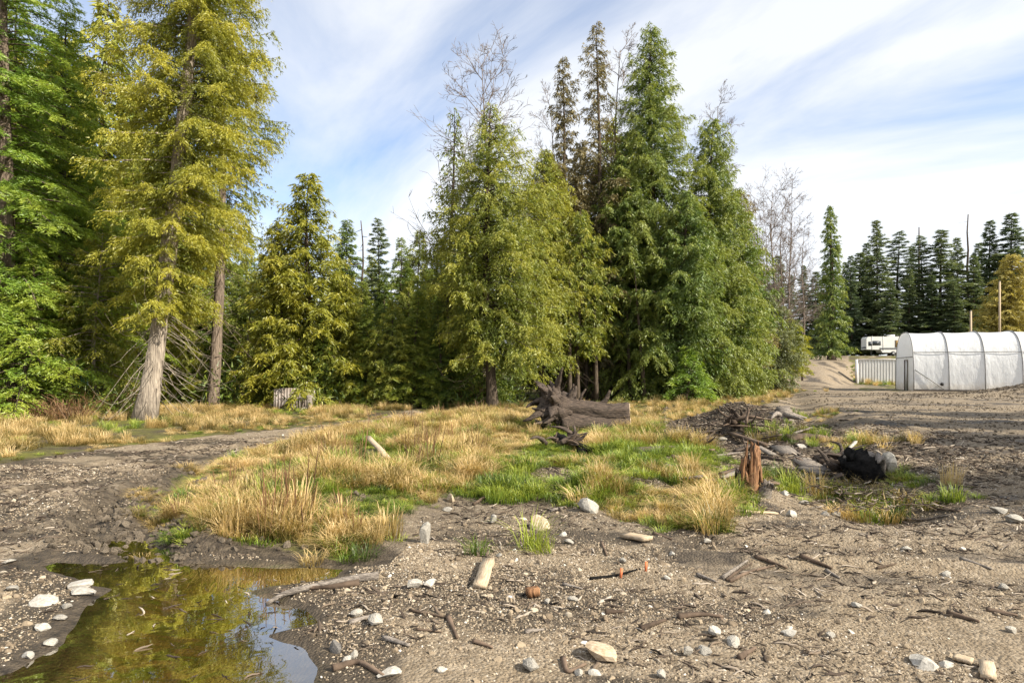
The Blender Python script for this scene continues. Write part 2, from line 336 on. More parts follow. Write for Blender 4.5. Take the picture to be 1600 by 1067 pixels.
def pebble_mat():
    m, t, o = newmat('pebble'); oi = t.nodes.new('ShaderNodeObjectInfo')
    c = ramp(t, oi.outputs['Random'], [(0, (.09, .068, .046)), (.35, (.19, .145, .098)), (.78, (.32, .255, .175)), (.96, (.42, .36, .275)), (1, (.62, .58, .52))])
    f = noise(t, 3, 3); princ(t, o, mixc(t, .4, c, mixc(t, 1.0, c, ramp(t, f, [(.3, (.5, .5, .5)), (.7, (1.3, 1.3, 1.3))]), 'MULTIPLY')), .85, None, .25); return m
M['pebble'] = pebble_mat()
def chip_mat():
    m, t, o = newmat('chip'); oi = t.nodes.new('ShaderNodeObjectInfo')
    c = ramp(t, oi.outputs['Random'], [(0, (.02, .016, .013)), (.5, (.07, .052, .04)), (.8, (.17, .13, .095)), (1, (.42, .36, .29))])
    princ(t, o, c, .9, None, .15); return m
M['chip'] = chip_mat()
def water_mat():
    m, t, o = newmat('water')
    b = bump(t, noise(t, 5, 2, .5, dist=.4), .05, .02)
    ge = t.nodes.new('ShaderNodeNewGeometry'); vd = t.nodes.new('ShaderNodeVectorMath'); vd.operation = 'DOT_PRODUCT'; L(t, ge.outputs['Incoming'], vd.inputs[0]); L(t, b, vd.inputs[1])
    fz = math_(t, 'MULTIPLY_ADD', math_(t, 'POWER', math_(t, 'SUBTRACT', 1.0, math_(t, 'MINIMUM', math_(t, 'ABSOLUTE', vd.outputs['Value']), 1.0)), 5.0), .96, .04)
    gl = t.nodes.new('ShaderNodeBsdfGlossy'); gl.inputs['Roughness'].default_value = .015; gl.inputs[0].default_value = (1, 1, 1, 1); L(t, b, gl.inputs['Normal'])
    tr = t.nodes.new('ShaderNodeBsdfTransparent'); tr.inputs[0].default_value = (.80, .74, .52, 1)
    mxs = t.nodes.new('ShaderNodeMixShader'); L(t, math_(t, 'MULTIPLY_ADD', fz, 2.3, .09), mxs.inputs[0]); L(t, tr.outputs[0], mxs.inputs[1]); L(t, gl.outputs[0], mxs.inputs[2])
    L(t, mxs.outputs[0], o.inputs[0]); return m
M['water'] = water_mat()
def film_mat():
    m, t, o = newmat('film'); f = noise(t, 1.6, 5, .6, stretch=(1, 1, 2.5))
    geo = t.nodes.new('ShaderNodeTexCoord'); sx = t.nodes.new('ShaderNodeSeparateXYZ'); L(t, geo.outputs['Object'], sx.inputs[0])
    dirt = ramp(t, math_(t, 'ADD', sx.outputs[2], math_(t, 'MULTIPLY', f, .7)), [(.3, (.60, .51, .39)), (.7, (.80, .76, .70)), (1.3, (.88, .89, .90))])
    c = mixc(t, .25, dirt, ramp(t, f, [(.3, (.74, .75, .77)), (.7, (.92, .92, .92))]))
    d = t.nodes.new('ShaderNodeBsdfDiffuse'); L(t, c, d.inputs[0]); n = bump(t, noise(t, 2.2, 4, .6, stretch=(1, 1, .35)), .8, .10); L(t, n, d.inputs['Normal'])
    tr = t.nodes.new('ShaderNodeBsdfTranslucent'); L(t, c, tr.inputs[0])
    g = t.nodes.new('ShaderNodeBsdfGlossy'); g.inputs['Roughness'].default_value = .35; L(t, n, g.inputs['Normal'])
    a = t.nodes.new('ShaderNodeMixShader'); a.inputs[0].default_value = .5; L(t, d.outputs[0], a.inputs[1]); L(t, tr.outputs[0], a.inputs[2])
    b = t.nodes.new('ShaderNodeMixShader'); b.inputs[0].default_value = .06; L(t, a.outputs[0], b.inputs[1]); L(t, g.outputs[0], b.inputs[2]); L(t, b.outputs[0], o.inputs[0]); return m
M['film'] = film_mat()

# ------------------------------------------------------------------ ground sheet, tracks, water
rad = [0.6]
while rad[-1] < 700: rad.append(rad[-1]*1.0085 if rad[-1] < 60 else rad[-1]*1.03)
rad = np.array(rad)
ang = np.concatenate([np.arange(-180, -48, 6), np.arange(-48, 48, .36), np.arange(48, 180, 6)])
na, nr = len(ang), len(rad)
A_, Rr = np.meshgrid(np.radians(ang), rad, indexing='xy')
gx = (Rr*np.sin(A_)).ravel(); gy = (Rr*np.cos(A_)).ravel(); gz = G(gx, gy)
i = np.arange(nr-1)[:, None]*na; j = np.arange(na)[None, :]; j2 = (j+1) % na
fq = np.stack([i+j, i+j2, i+na+j2, i+na+j], -1).reshape(-1, 4)
edge = .5*(fbm(gx*1.1, gy*1.1, 3, 81)-.5)
dI, dB, dV, dT, dP = (sdist(gx, gy, P)+edge for P in (P_ISL, P_BACK, P_VERGE, P_TRACK, P_PUD))
dTan = sdist(gx, gy, P_TAN); dGr = sdist(gx, gy, P_GRN)
patch = fbm(gx*.9, gy*.9, 4, 91)
forest = ((gy > 26) & (gx < 9+.36*(gy-26)) & (dT < 0)).astype(float)
bank = ((gy > 44)*(gx > 0.49*gy+1.5))*.75
grassA = np.clip(np.maximum.reduce([sstep(-.1, .5, dTan), sstep(-.1, .5, dGr)*(.35+.65*sstep(.38, .52, patch)), sstep(-.1, .6, dV), sstep(-.1, .6, dB), forest*.8, bank*sstep(.35, .5, patch)]), 0, 1)
dm = np.hypot((gx-MND[0])/2.6, (gy-MND[1]+1.5)/4.2)
mudA = np.clip(np.maximum.reduce([1.2*sstep(.5, .05, np.abs(dP+.12)), .8*np.exp(-(pline(gx, gy, RUT1)/.7)**2), .8*np.exp(-(pline(gx, gy, RUT2)/.5)**2), sstep(1.1, .5, dm)*.9, .5*np.exp(-(pline(gx, gy, DITCH)/1.3)**2)*sstep(.35, .6, fbm(gx*1.2, gy*1.2, 3, 17)), sstep(-.2, .2, dI)*.5, np.exp(-(((gx-BERM[0])/4)**2+((gy-BERM[1])/2.5)**2))*.8, .75*sstep(.46, .64, fbm(gx*.7, gy*1.6, 4, 101)), .55*np.exp(-(np.minimum.reduce([pline(gx, gy, P) for P in RUTS])/.28)**2)]), 0, 1)
wetA = sstep(.0, .42, dP)
fc = fq.mean(1).astype(int)
cx = gx[fq].mean(1); cy_ = gy[fq].mean(1)
tr_m = sdist(cx, cy_, P_TRACK) > 0
P_ROAD = np.array([g0(1240, 622), g0(1330, 622), (0.51*62, 62), (.455*90, 90), (.45*120, 120), (.39*120, 120), (.39*90, 90), (.395*60, 60)])
rd_m = (sdist(cx, cy_, P_ROAD) > 0) & ~tr_m
def sub(mask, name):
    f = fq[mask]; u, inv = np.unique(f.ravel(), return_inverse=True)
    me = make_mesh(name, np.stack([gx, gy, gz], 1)[u], inv.reshape(-1, 4), M['ground'], None, True, {'grass': grassA[u], 'mud': mudA[u], 'wet': wetA[u]})
    return tag(link(name, me), kind='structure')
sub(~(tr_m | rd_m), 'ground'); sub(tr_m, 'dirt_track'); sub(rd_m, 'dirt_road')
wp = np.array([(-6, 1.2), (1, 1.2), (-1.0, 6.3), (-6.5, 6.3)])
tag(link('puddle_water', make_mesh('puddle_water', np.c_[wp, np.full(4, -.03)], np.array([[0, 1, 2, 3]]), M['water'])), kind='structure')

# ------------------------------------------------------------------ greenhouse, container, trailer, small buildings, poles
def greenhouse():
    W, H, NB, SP = 6.0, 4.0, 9, 2.0
    Rc = at(1428, 613, 44.0); z0 = Gs(Rc.x, Rc.y)-.05
    a = R_(-20)
    t = empty('greenhouse', (Rc.x, Rc.y, z0), 'long white plastic hoop greenhouse with dark rib lines on the dirt yard', 'greenhouse', rz=a)
    def prof(k=26):                    # across the house, y from 0 (near wall) to W (far wall)
        u = np.linspace(0, 1, k); th = np.pi*(1-u)
        y = W/2-np.sign(np.cos(np.pi*u))*np.abs(np.cos(np.pi*u))**.72*W/2; z = H*np.sin(np.pi*u)**.62
        return np.stack([y, z], 1)
    P = prof(); k = len(P)
    xs = np.linspace(0, NB*SP, NB*8+1); V = []
    for x in xs:
        sag = 1-.014*math.sin(math.pi*((x/SP) % 1))
        V.append(np.c_[np.full(k, x), W/2+(P[:, 0]-W/2)*sag, P[:, 1]*sag])
    V = np.vstack(V); i = np.arange(len(xs)-1)[:, None]*k; j = np.arange(k-1)[None, :]
    link('plastic_cover', make_mesh('plastic_cover', V, np.stack([i+j, i+k+j, i+k+j+1, i+j+1], -1).reshape(-1, 4), M['film'], None, True), t)
    for b in range(NB+1):
        m = MB(); Q = np.c_[np.full(k, b*SP), W/2+(P[:, 0]-W/2)*1.008, P[:, 1]*1.006+.01]; m.tube(Q, .032, 6); m.build('rib', M['steel'], t, True)
    for x in (0, NB*SP):
        c = MB(); e = np.c_[np.full(k, x+(.02 if x == 0 else -.02)), P]; n = k
        c.add(np.vstack([e, [[e[0, 0], W/2, .5]]]), None, [[q, q+1, n] for q in range(n-1)]+[[n-1, 0, n]]); ew = c.build('end_wall', M['film'], t)
        if x == 0:
            for y in (W*.30, W*.46): MB().box((-.03, y, 1.05), (.06, .07, 2.1)).build('door_post', M['wood_grey'], t)
            MB().box((-.03, W*.38, 2.1), (.06, W*.16+.07, .07)).build('door_lintel', M['wood_grey'], t)
            MB().box((.035-.03, W*.38, 1.03), (.03, W*.16-.07, 2.0)).build('door_panel', M['container'], t)
            MB().tube([(-.03, .1, 2.3), (-.03, W-.1, 2.3)], .03, 5).build('cross_bar', M['steel'], t)
    m = MB(); m.tube([(0, .10, 2.55), (NB*SP, .10, 2.55)], .022, 5); 
    q = np.interp(2.6, P[:k//2, 1], P[:k//2, 0]); m = MB(); m.tube([(0, q-.05, 2.6), (NB*SP, q-.05, 2.6)], .022, 5); m.build('purlin', M['steel'], t)
    m = MB(); y1 = np.interp(1.35, P[:k//2, 1], P[:k//2, 0]); m.tube([(.05, y1-.04, 1.45), (1.0, -.03, .75), (1.85, -.06, .08)], .03, 5); m.build('diagonal_brace', M['steel'], t)
    m = MB(); m.tube([(1.6, -.06, .52), (1.6, .06, .52)], .10, 10); m.build('vent_opening', M['rubber'], t)
    MB().box((NB*SP/2, -.06, .06), (NB*SP, .05, .22)).build('base_board', M['wood_grey'], t)
    m = MB(); m.box((8.15, -.07, 1.0), (.9, .05, 1.0)); m.build('wall_fan', M['steel'], t)
greenhouse()
def shipping_container():
    p = at(1338, 595, 69); p.z = Gs(p.x, p.y)
    t = empty('shipping_container', (p.x, p.y, p.z-.1), 'white corrugated steel shipping container behind the hoop greenhouse', 'container', rz=R_(-25))
    Lx, D, H = 6.06, 2.44, 2.6
    n = 22; V = []; x = []; d = []
    for q in range(n):
        x0 = .1+(Lx-.2)*q/n; pz = (Lx-.2)/n
        x += [x0, x0+pz*.42, x0+pz*.5, x0+pz*.92]; d += [0.0, 0.0, .07, .07]
    x.append(Lx-.1); d.append(0.0); x = np.array(x); d = np.array(d)
    for y0, s in ((0.03, 1), (D-.03, -1)):
        V = np.vstack([np.c_[x, y0+s*d, np.full(len(x), .12)], np.c_[x, y0+s*d, np.full(len(x), H-.1)]]); k = len(x); j = np.arange(k-1)
        link('corrugated_side', make_mesh('corrugated_side', V, np.stack([j, j+1, k+j+1, k+j], 1), M['container']), t)
    for x0 in (.05, Lx-.05):
        for y0 in (.05, D-.05): MB().box((x0, y0, H/2), (.12, .12, H)).build('corner_post', M['container'], t)
    for z in (.06, H-.05):
        for y0 in (.04, D-.04): MB().box((Lx/2, y0, z), (Lx-.2, .07, .12)).build('rail', M['container'], t)
    MB().box((Lx/2, D/2, H-.04), (Lx-.1, D-.1, .06)).build('roof_sheet', M['container'], t)
    MB().box((.06, D/2, H/2), (.05, D-.1, H-.2)).build('end_panel', M['container'], t); MB().box((Lx-.06, D/2, H/2), (.05, D-.1, H-.2)).build('end_panel', M['container'], t)
shipping_container()
def travel_trailer():
    p = at(1354, 555, 104); z = Gs(p.x+3, p.y)
    t = empty('travel_trailer', (p.x, p.y, z), 'white fifth wheel travel trailer with dark stripe parked on the bank', 'trailer', rz=R_(-8)); t.scale = (.9,)*3
    D, Lx = 2.5, 9.0
    pr = [(0, 1.1), (0, 2.95), (.25, 3.3), (Lx, 3.35), (Lx, .55), (2.6, .55), (2.3, 1.05)]
    n = len(pr); V = np.array([(x, 0, zz) for x, zz in pr]+[(x, D, zz) for x, zz in pr])
    q = np.array([[a, (a+1) % n, n+(a+1) % n, n+a] for a in range(n)])
    me = bpy.data.meshes.new('body'); me.from_pydata([tuple(v) for v in V], [], [list(r) for r in q]+[list(range(n))[::-1], list(range(n, 2*n))]); me.materials.append(M['rv_white']); me.update(); link('body', me, t)
    for x, w_, z_, h_, mt in ((1.6, 1.3, 2.2, .65, 'glass'), (5.1, .85, 2.05, 1.1, 'curtain'), (7.2, 1.2, 2.15, .7, 'glass'), (.62, .5, 2.1, .6, 'glass')):
        f = MB().box((x, -.015, z_), (w_+.12, .03, h_+.12)).build('window', M['rv_stripe'], t); MB().box((x, -.03, z_), (w_, .03, h_)).build('pane', M[mt], f)
    for z_, h_ in ((1.28, .14), (1.12, .05)): MB().box((Lx/2+1.0, -.012, z_), (Lx-2.2, .025, h_)).build('stripe', M['rv_stripe'], t)
    MB().box((-.012, D/2, 1.45), (.025, D*.8, .25)).build('stripe', M['rv_stripe'], t)
    MB().box((4.4, D/2, 3.5), (1.0, .9, .3)).build('roof_unit', M['rv_white'], t)
    for x in (.9, 2.7): MB().tube([(x, -.02, .9), (x, -.02, 3.4)], .03, 5).build('awning_arm', M['rv_white'], t)
    for x in (4.3, 5.25):
        wh = MB().tube([(x, -.02, .38), (x, .25, .38)], .40, 16).build('wheel', M['rubber'], t); MB().tube([(x, -.05, .38), (x, .05, .38)], .21, 12).build('rim', M['steel'], wh)
    MB().box((1.2, D/2, .5), (.12, .12, 1.2)).build('landing_leg', M['steel'], t)
travel_trailer()
def metal_sheet():
    p = at(440, 640, 25.4); p.z = Gs(p.x, p.y); x = np.linspace(0, 1.5, 61); y = .028*np.sin(x/1.5*2*np.pi*14)
    V = np.vstack([np.c_[x, y, np.full(61, 0.)], np.c_[x, y, np.full(61, .85)+.05*np.sin(x*3)]]); j = np.arange(60)
    o = link('corrugated_sheet', make_mesh('corrugated_sheet', V, np.stack([j, j+1, 62+j-0, 61+j], 1), M['rust_metal']), None, (p.x-.3, p.y, p.z-.05), (R_(-9), 0, R_(12)))
    so_ = o.modifiers.new('thick', 'SOLIDIFY'); so_.thickness = .012
    tag(o, 'pale weathered corrugated metal sheet leaning at the forest edge', 'metal sheet')
metal_sheet()
def white_house():
    p = at(822, 598, 46); z = Gs(p.x, p.y)
    t = empty('house', (p.x-.6, p.y, z), 'small white house glimpsed between trunks of the tree clump', 'house')
    MB().box((1.6, 2, 1.3), (4.0, 4, 2.6)).build('wall', M['house'], t)
    me = bpy.data.meshes.new('roof'); me.from_pydata([(-.7, -.3, 2.6), (3.9, -.3, 2.6), (-.7, 4.3, 2.6), (3.9, 4.3, 2.6), (-.7, 2, 3.8), (3.9, 2, 3.8)], [], [[0, 1, 5, 4], [2, 4, 5, 3], [0, 4, 2], [1, 3, 5], [0, 2, 3, 1]]); me.materials.append(M['roof']); me.update(); link('roof', me, t)
    f = MB().box((1.0, -.03, 1.25), (.95, .06, 1.15)).build('window', M['house'], t); MB().box((1.0, -.06, 1.25), (.75, .04, .95)).build('pane', M['glass'], f); MB().box((1.0, -.085, 1.25), (.05, .03, .95)).build('mullion', M['house'], f)
white_house()
def teal_tarp():
    p = at(88, 600, 26.5); n = 26; u = np.linspace(-1, 1, n); X, Y = np.meshgrid(u*1.5, u*1.2); r = np.maximum(abs(X/1.5), abs(Y/1.2))
    Z = 2.35*(1-r**3)+.16*(fbm(X*2+5, Y*2+5, 3, 4)-.5)*2; V = np.stack([X, Y, Z], -1).reshape(-1, 3); i = np.arange(n-1)[:, None]*n; j = np.arange(n-1)[None, :]
    o = link('tarp_cover', make_mesh('tarp_cover', V, np.stack([i+j, i+j+1, i+n+j+1, i+n+j], -1).reshape(-1, 4), M['teal'], None, True), None, (p.x, p.y, Gs(p.x, p.y)-.05), (0, 0, .3))
    tag(o, 'turquoise tarp draped over a heap in the woods', 'tarp')
teal_tarp()
for px, top, Y, lab in ((1517, 486, 88, 'shorter bare wooden pole rising behind the greenhouse'), (1562, 440, 92, 'taller wooden utility pole in front of the golden tree')):
    p = at(px, 575, Y); z = Gs(p.x, p.y); H = EYE+(HY-top)*Y/F-z
    t = empty('wooden_pole', (p.x, p.y, z-.2), lab, 'pole', 'wooden poles behind the greenhouse')
    MB().tube([(0, 0, 0), (0, 0, H+.2)], [.16, .12], 10).build('pole_shaft', M['wood_cut'], t, True); MB().tube([(0, 0, H+.2), (0, 0, H+.26)], [.15, .05], 8).build('pole_cap', M['steel'], t)

# ------------------------------------------------------------------ trees
def nrm(v): return v/(np.linalg.norm(v, axis=-1, keepdims=True)+1e-9)
def leaves(g, P, D, ln, wd, tint):
    n = len(P); ln = ln*(.6+.8*g.random(n)); s = nrm(np.cross(D, nrm(g.normal(size=(n, 3)))))*(wd*(.6+.8*g.random(n)))[:, None]
    V = np.stack([P+s, P+D*ln[:, None], P-s], 1).reshape(-1, 3)
    return V, np.arange(n*3).reshape(-1, 3), np.repeat(tint, 3)
def branch_tubes(mb, P0, path, r0, k=3):
    n, s = path.shape[:2]
    T = np.gradient(path, axis=1); T = nrm(T); A = nrm(np.cross(T, np.array([0, 0.1, 1.]))); B = np.cross(T, A)
    rr = r0[:, None]*np.linspace(1, .15, s)[None, :]; an = np.arange(k)/k*2*np.pi
    V = path[:, :, None, :]+rr[:, :, None, None]*(np.cos(an)[None, None, :, None]*A[:, :, None, :]+np.sin(an)[None, None, :, None]*B[:, :, None, :])
    b = np.arange(n)[:, None, None]*(s*k); i = np.arange(s-1)[None, :, None]*k; j = np.arange(k)[None, None, :]; j2 = (j+1) % k
    q = np.stack([b+i+j, b+i+j2, b+i+k+j2, b+i+k+j], -1).reshape(-1, 4); mb.add(V.reshape(-1, 3), q)
def conifer(seed, H, hb, R, nb, prof, tr=.3, style='cedar', lean=(0, 0), dens=1.0, leaf=.15, bare=0, flare=1.4, kink=.12, asym=None, topthin=0, lexp=.9):
    g = np.random.default_rng(seed); mb = MB()
    ns = 22; zt = np.linspace(-.3, H, ns); u = np.clip(zt/H, 0, 1)
    cxy = np.c_[lean[0]*u**lexp*H+kink*np.sin(u*5+seed), lean[1]*u**lexp*H+kink*np.cos(u*4+seed*2)]; cxy -= cxy[1]*0
    rt = tr*((1-u)**.85*.95+.02)*(1+(flare-1)*np.exp(-np.maximum(zt, 0)/(.9*tr*2)))
    mb.tube(np.c_[cxy, zt], np.maximum(rt, .012), 12, True, .22, seed=seed)
    def axis(z): return np.c_[np.interp(z, zt, cxy[:, 0]), np.interp(z, zt, cxy[:, 1]), z]
    q = (np.arange(nb)+g.random(nb))/nb
    z = hb+(H-hb)*q**.92; az = np.arange(nb)*2.39996+g.normal(0, .5, nb)
    Lb = np.maximum(.18, R*np.array([prof(a) for a in q])*(.62+.55*g.random(nb)))
    if asym is not None: Lb = Lb*(1+asym[1]*np.cos(az-asym[0]))
    h = np.c_[np.sin(az), np.cos(az), np.zeros(nb)]
    if style == 'cedar': a, b, c = .10+.75*q**2+.1*g.normal(size=nb), .85, .55
    elif style == 'fir': a, b, c = .02+.55*q**2+.08*g.normal(size=nb), .35, .15
    else: a, b, c = .16+.5*q**2+.08*g.normal(size=nb), .55, .05
    P0 = axis(z); S = np.linspace(0, 1, 7)
    def pos(i, s): return P0[i]+h[i]*(Lb[i]*s)[:, None]+np.c_[np.zeros(len(s)), np.zeros(len(s)), Lb[i]*(a[i]*s-b*s*s+c*s**3)]
    path = np.stack([pos(np.arange(nb), np.full(nb, s)) for s in S], 1)
    branch_tubes(mb, P0, path, .012+.011*Lb)
    if bare:
        zb = .12*H*0+hb*(.25+.85*g.random(bare)); azb = g.random(bare)*6.28; lb = (.5+1.3*g.random(bare))*min(R, 2.6)*.55; cv = g.random(bare); cv2 = g.random(bare); hbv = np.c_[np.sin(azb), np.cos(azb), np.zeros(bare)]; pb = axis(zb)
        pth = np.stack([pb+hbv*(lb*s)[:, None]+np.c_[g.normal(0, .03, bare), g.normal(0, .03, bare), lb*((-.15-.5*cv)*s-(1.0+.7*cv)*s*s+(.7+1.1*cv2)*s**3)] for s in S], 1); branch_tubes(mb, pb, pth, np.full(bare, .014))
    cnt = np.maximum(3, (dens*(3+7.5*Lb)*(1-topthin*q))).astype(int); bi = np.repeat(np.arange(nb), cnt)
    s = .03+.97*g.random(len(bi))**.72; side = np.where(g.random(len(bi)) < .5, -1, 1)
    th = np.radians(g.uniform(25, 75, len(bi))); perp = np.c_[h[bi][:, 1], -h[bi][:, 0], np.zeros(len(bi))]
    d2 = h[bi]*np.cos(th)[:, None]+perp*(side*np.sin(th))[:, None]
    l2 = (.18+.30*Lb[bi])*(1-.6*s)*(.6+.7*g.random(len(bi))); l2 = np.minimum(l2, 1.1)
    b0 = pos(bi, s); dr = {'cedar': 1.05, 'fir': .22, 'hem': .45}[style]
    n3 = np.maximum(5, (l2*(36 if style == 'cedar' else 44)*(.15/leaf))).astype(int); li = np.repeat(np.arange(len(bi)), n3); t = g.random(len(li))
    P = b0[li]+d2[li]*(l2[li]*t)[:, None]; P[:, 2] -= dr*l2[li]*t*t; P += g.normal(0, .025+.1*leaf, P.shape)
    down = np.array([0, 0, -1.]); hang = {'cedar': .85, 'fir': .12, 'hem': .35}[style]
    sd = np.where(g.random(len(li)) < .5, -1, 1)[:, None]; sw = np.cross(d2[li], down)*sd
    D = nrm(d2[li]*.7+sw*.6+down*hang*(.5+g.random((len(li), 1)))+g.normal(0, .24, P.shape))
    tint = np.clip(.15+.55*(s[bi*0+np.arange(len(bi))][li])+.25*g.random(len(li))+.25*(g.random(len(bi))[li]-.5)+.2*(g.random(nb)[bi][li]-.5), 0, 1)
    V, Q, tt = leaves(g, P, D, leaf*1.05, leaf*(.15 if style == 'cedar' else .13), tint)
    return mb, (V, Q, tt)
def tree(name, label, cat, base, gen, fol, bark='bark', group=None, rz=0, scale=1.0):
    mb, (V, Q, tt) = gen
    t = empty(name, base, label, cat, group, rz); t.scale = (scale,)*3
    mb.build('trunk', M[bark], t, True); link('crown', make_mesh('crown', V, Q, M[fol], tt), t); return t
def copy_tree(src, loc, rz, sc, label, group, fol=None):
    r = src.copy(); COL.objects.link(r); r.location = loc; r.rotation_euler = (0, 0, rz); r.scale = sc if isinstance(sc, tuple) else (sc,)*3; r['label'] = label; r['group'] = group
    for ch in src.children:
        c = ch.copy(); COL.objects.link(c); c.parent = r
        if fol and ch.name.startswith('crown'):
            c.material_slots[0].link = 'OBJECT'; c.material_slots[0].material = M[fol]
    return r
def base(px, Y): p = ((px-800)/F*Y, Y); return Vector((p[0], p[1], Gs(*p)-.05))
def hgt(top, Y, b): return EYE+(HY-top)*Y/F-b.z
cone = lambda q: (1-q)**.8*.98+.03
full = lambda q: min(1, .55+1.6*q)*(1-q**2.2)**.9+.03
colm = lambda q: (.75+.5*math.sin(q*3.1))*(1-q**3)*.85+.03
spr = lambda q: (1-q)**.55*(.55+.45*math.sin(q*9)**2)+.03
CED, HEM, FIR = [], [], []

# the tall golden cedar and its neighbours on the left verge
b = base(232, 21.0)
tree('cedar_tree', 'tall golden green cedar with thick pale leaning trunk beside the dirt track', 'tree', b, conifer(11, 24, 3.2, 2.75, 330, lambda q: (.45+2.2*q if q < .25 else 1)*(1-q)**.42+.03, .30, 'cedar', (.08, .0), 2.3, .095, 75, 1.55, .12, lexp=.65), 'cedar_gold', 'bark_pale')
b = base(333, 26)
tree('cedar_tree', 'slimmer cedar with straight bare lower trunk right of the pale leaning trunk', 'tree', b, conifer(12, 19, 6.2, 2.3, 170, colm, .24, 'cedar', (.02, 0), 1.1, .125, 60, 1.3), 'cedar_gold', 'bark')
b = base(5, 22)
tree('hemlock_tree', 'bright green hemlock with slender grey trunk at the left forest edge', 'tree', b, conifer(13, 21, 2.2, 3.6, 230, lambda q: (1-q)**.55*.95+.03, .27, 'hem', (.01, 0), 1.3, .12, 20), 'hemlock_bright', 'bark')
b = base(100, 25)
tree('hemlock_tree', 'yellow green hemlock hanging over the brambles left of the leaning cedar', 'tree', b, conifer(14, 15, 1.8, 3.4, 200, cone, .24, 'hem', (0, 0), 1.3, .12, 20), 'hemlock_gold', 'bark_dark')
b = base(388, 29)
tree('young_tree', 'thin pale dead sapling trunk standing by the corrugated sheet', 'tree', b, conifer(15, 5.2, 3.8, .7, 20, cone, .085, 'hem', (.02, 0), .7, .14, 14), 'hemlock', 'bark_pale')
b = base(150, 22.5)
tree('hemlock_sapling', 'golden green hemlock sapling with hanging boughs left of the leaning cedar', 'sapling', b, conifer(16, 6.2, .9, 2.0, 90, full, .09, 'cedar', (.02, 0), 1.2, .11, 16), 'cedar_gold', 'bark_pale')
b = base(45, 21)
tree('hemlock_sapling', 'bright green hemlock sapling among the brambles before the tarp', 'sapling', b, conifer(17, 5.5, .5, 2.1, 90, cone, .09, 'hem', (0, 0), 1.3, .12, 10), 'hemlock_bright', 'bark_dark')
# centre clump
b = base(765, 26.0)
tree('cedar_tree', 'broad olive cedar with drooping sprays at the front of the central clump', 'tree', b, conifer(21, hgt(165, 26, b), 2.0, 2.45, 260, lambda q: (.80+.35*math.sin(q*3.4))*(1-q**3.2)+.05, .22, 'cedar', (-.005, 0), 1.7, .105, 10, asym=(1.2, .25), topthin=.55), 'cedar_olive', 'bark_dark')
b = base(706, 28.5)
tree('cedar_tree', 'slender cedar with wispy top on the outer side of the central clump', 'tree', b, conifer(22, hgt(175, 28.5, b), 1.2, 1.45, 120, colm, .16, 'cedar', (0, 0), 1.1, .16, 10, topthin=.5), 'cedar_olive', 'bark_dark')
for px, top, Y, R, fol, lab, sd, dn in ((878, 88, 33, 2.0, 'brown_conifer', 'sparse half dead brown conifer with ragged spire in the clump', 23, 1.2), (934, 36, 33, 2.3, 'brown_conifer', 'tall thin conifer with sparse drooping tip and brown middle', 24, .95), (1160, 300, 42, 2.2, 'brown_conifer', 'brownish conifer tucked behind the dense green cedars', 25, 1.0)):
    b = base(px, Y); tree('dying_conifer', lab, 'tree', b, conifer(sd, hgt(top, Y, b), 2.0, R, 130, spr, .2, 'cedar', (0, 0), dn*1.5, .15, 60), fol, 'bark_dark', 'half dead conifers in the clump')
b = base(1022, 34)
tree('cedar_tree', 'tallest dense dark green cedar spire in the central clump', 'tree', b, conifer(26, hgt(42, 34, b), 1.0, 4.2, 330, lambda q: (1-q)**.72*.98+.04, .32, 'cedar', (-.006, 0), 1.6, .135, 10), 'cedar_green', 'bark_dark')
b = base(1112, 34.5)
tree('cedar_tree', 'dense green cedar forming the shoulder of the clump beside the tallest spire', 'tree', b, conifer(27, hgt(188, 34.5, b), .6, 3.2, 270, lambda q: (1-q)**.6*.98+.04, .26, 'cedar', (0, 0), 1.6, .135, 0), 'cedar_green', 'bark_dark')
b = base(1068, 31.5)
tree('cedar_tree', 'low bushy green cedar in front of the tallest spire', 'tree', b, conifer(28, hgt(300, 31.5, b), .9, 2.4, 210, full, .18, 'cedar', (0, 0), 1.4, .16, 0), 'cedar_green', 'bark_dark')
b = base(848, 32)
tree('cedar_tree', 'shaded olive cedar filling the middle of the clump below the brown spires', 'tree', b, conifer(34, hgt(235, 32, b), 2.4, 2.5, 200, full, .17, 'cedar', (0, 0), 1.5, .135, 20), 'cedar_olive', 'bark_dark')
b = base(975, 33)
tree('cedar_tree', 'shaded green cedar crowded against the inner side of the tallest spire', 'tree', b, conifer(35, hgt(215, 33, b), 2.2, 2.4, 200, full, .17, 'cedar', (0, 0), 1.5, .135, 20), 'cedar_green', 'bark_dark')
b = base(905, 31)
tree('cedar_tree', 'shaded drooping cedar in the gap behind the upturned root wad', 'tree', b, conifer(29, hgt(330, 31, b), 2.3, 1.9, 140, full, .16, 'cedar', (0, 0), 1.1, .16, 20), 'cedar_olive', 'bark_dark')
b = base(1075, 30)
tree('hemlock_sapling', 'bright green hemlock sapling low at the foot of the dense cedars', 'sapling', b, conifer(30, 2.6, .15, 1.5, 60, cone, .06, 'hem', (0, 0), 1.5, .13, 0), 'hemlock_bright', 'bark_dark')
b = base(1300, 86)
tree('cedar_tree', 'lone narrow cedar with visible trunk standing beside the dirt road crest', 'tree', b, conifer(31, hgt(322, 86, b), 1.0, 2.9, 200, lambda q: (.9-.35*math.sin(q*3))*(1-q**2.5)+.05, .42, 'cedar', (-.01, 0), 1.1, .3, 20), 'cedar_green', 'bark_dark')
b = base(1200, 45)
tree('willow_bush', 'grey green drooping bush beside the dirt road at the end of the clump', 'bush', b, conifer(32, 6.6, .3, 2.3, 170, full, .12, 'cedar', (0, 0), 1.2, .17, 0), 'willow', 'bark_dark')
b = base(1235, 52)
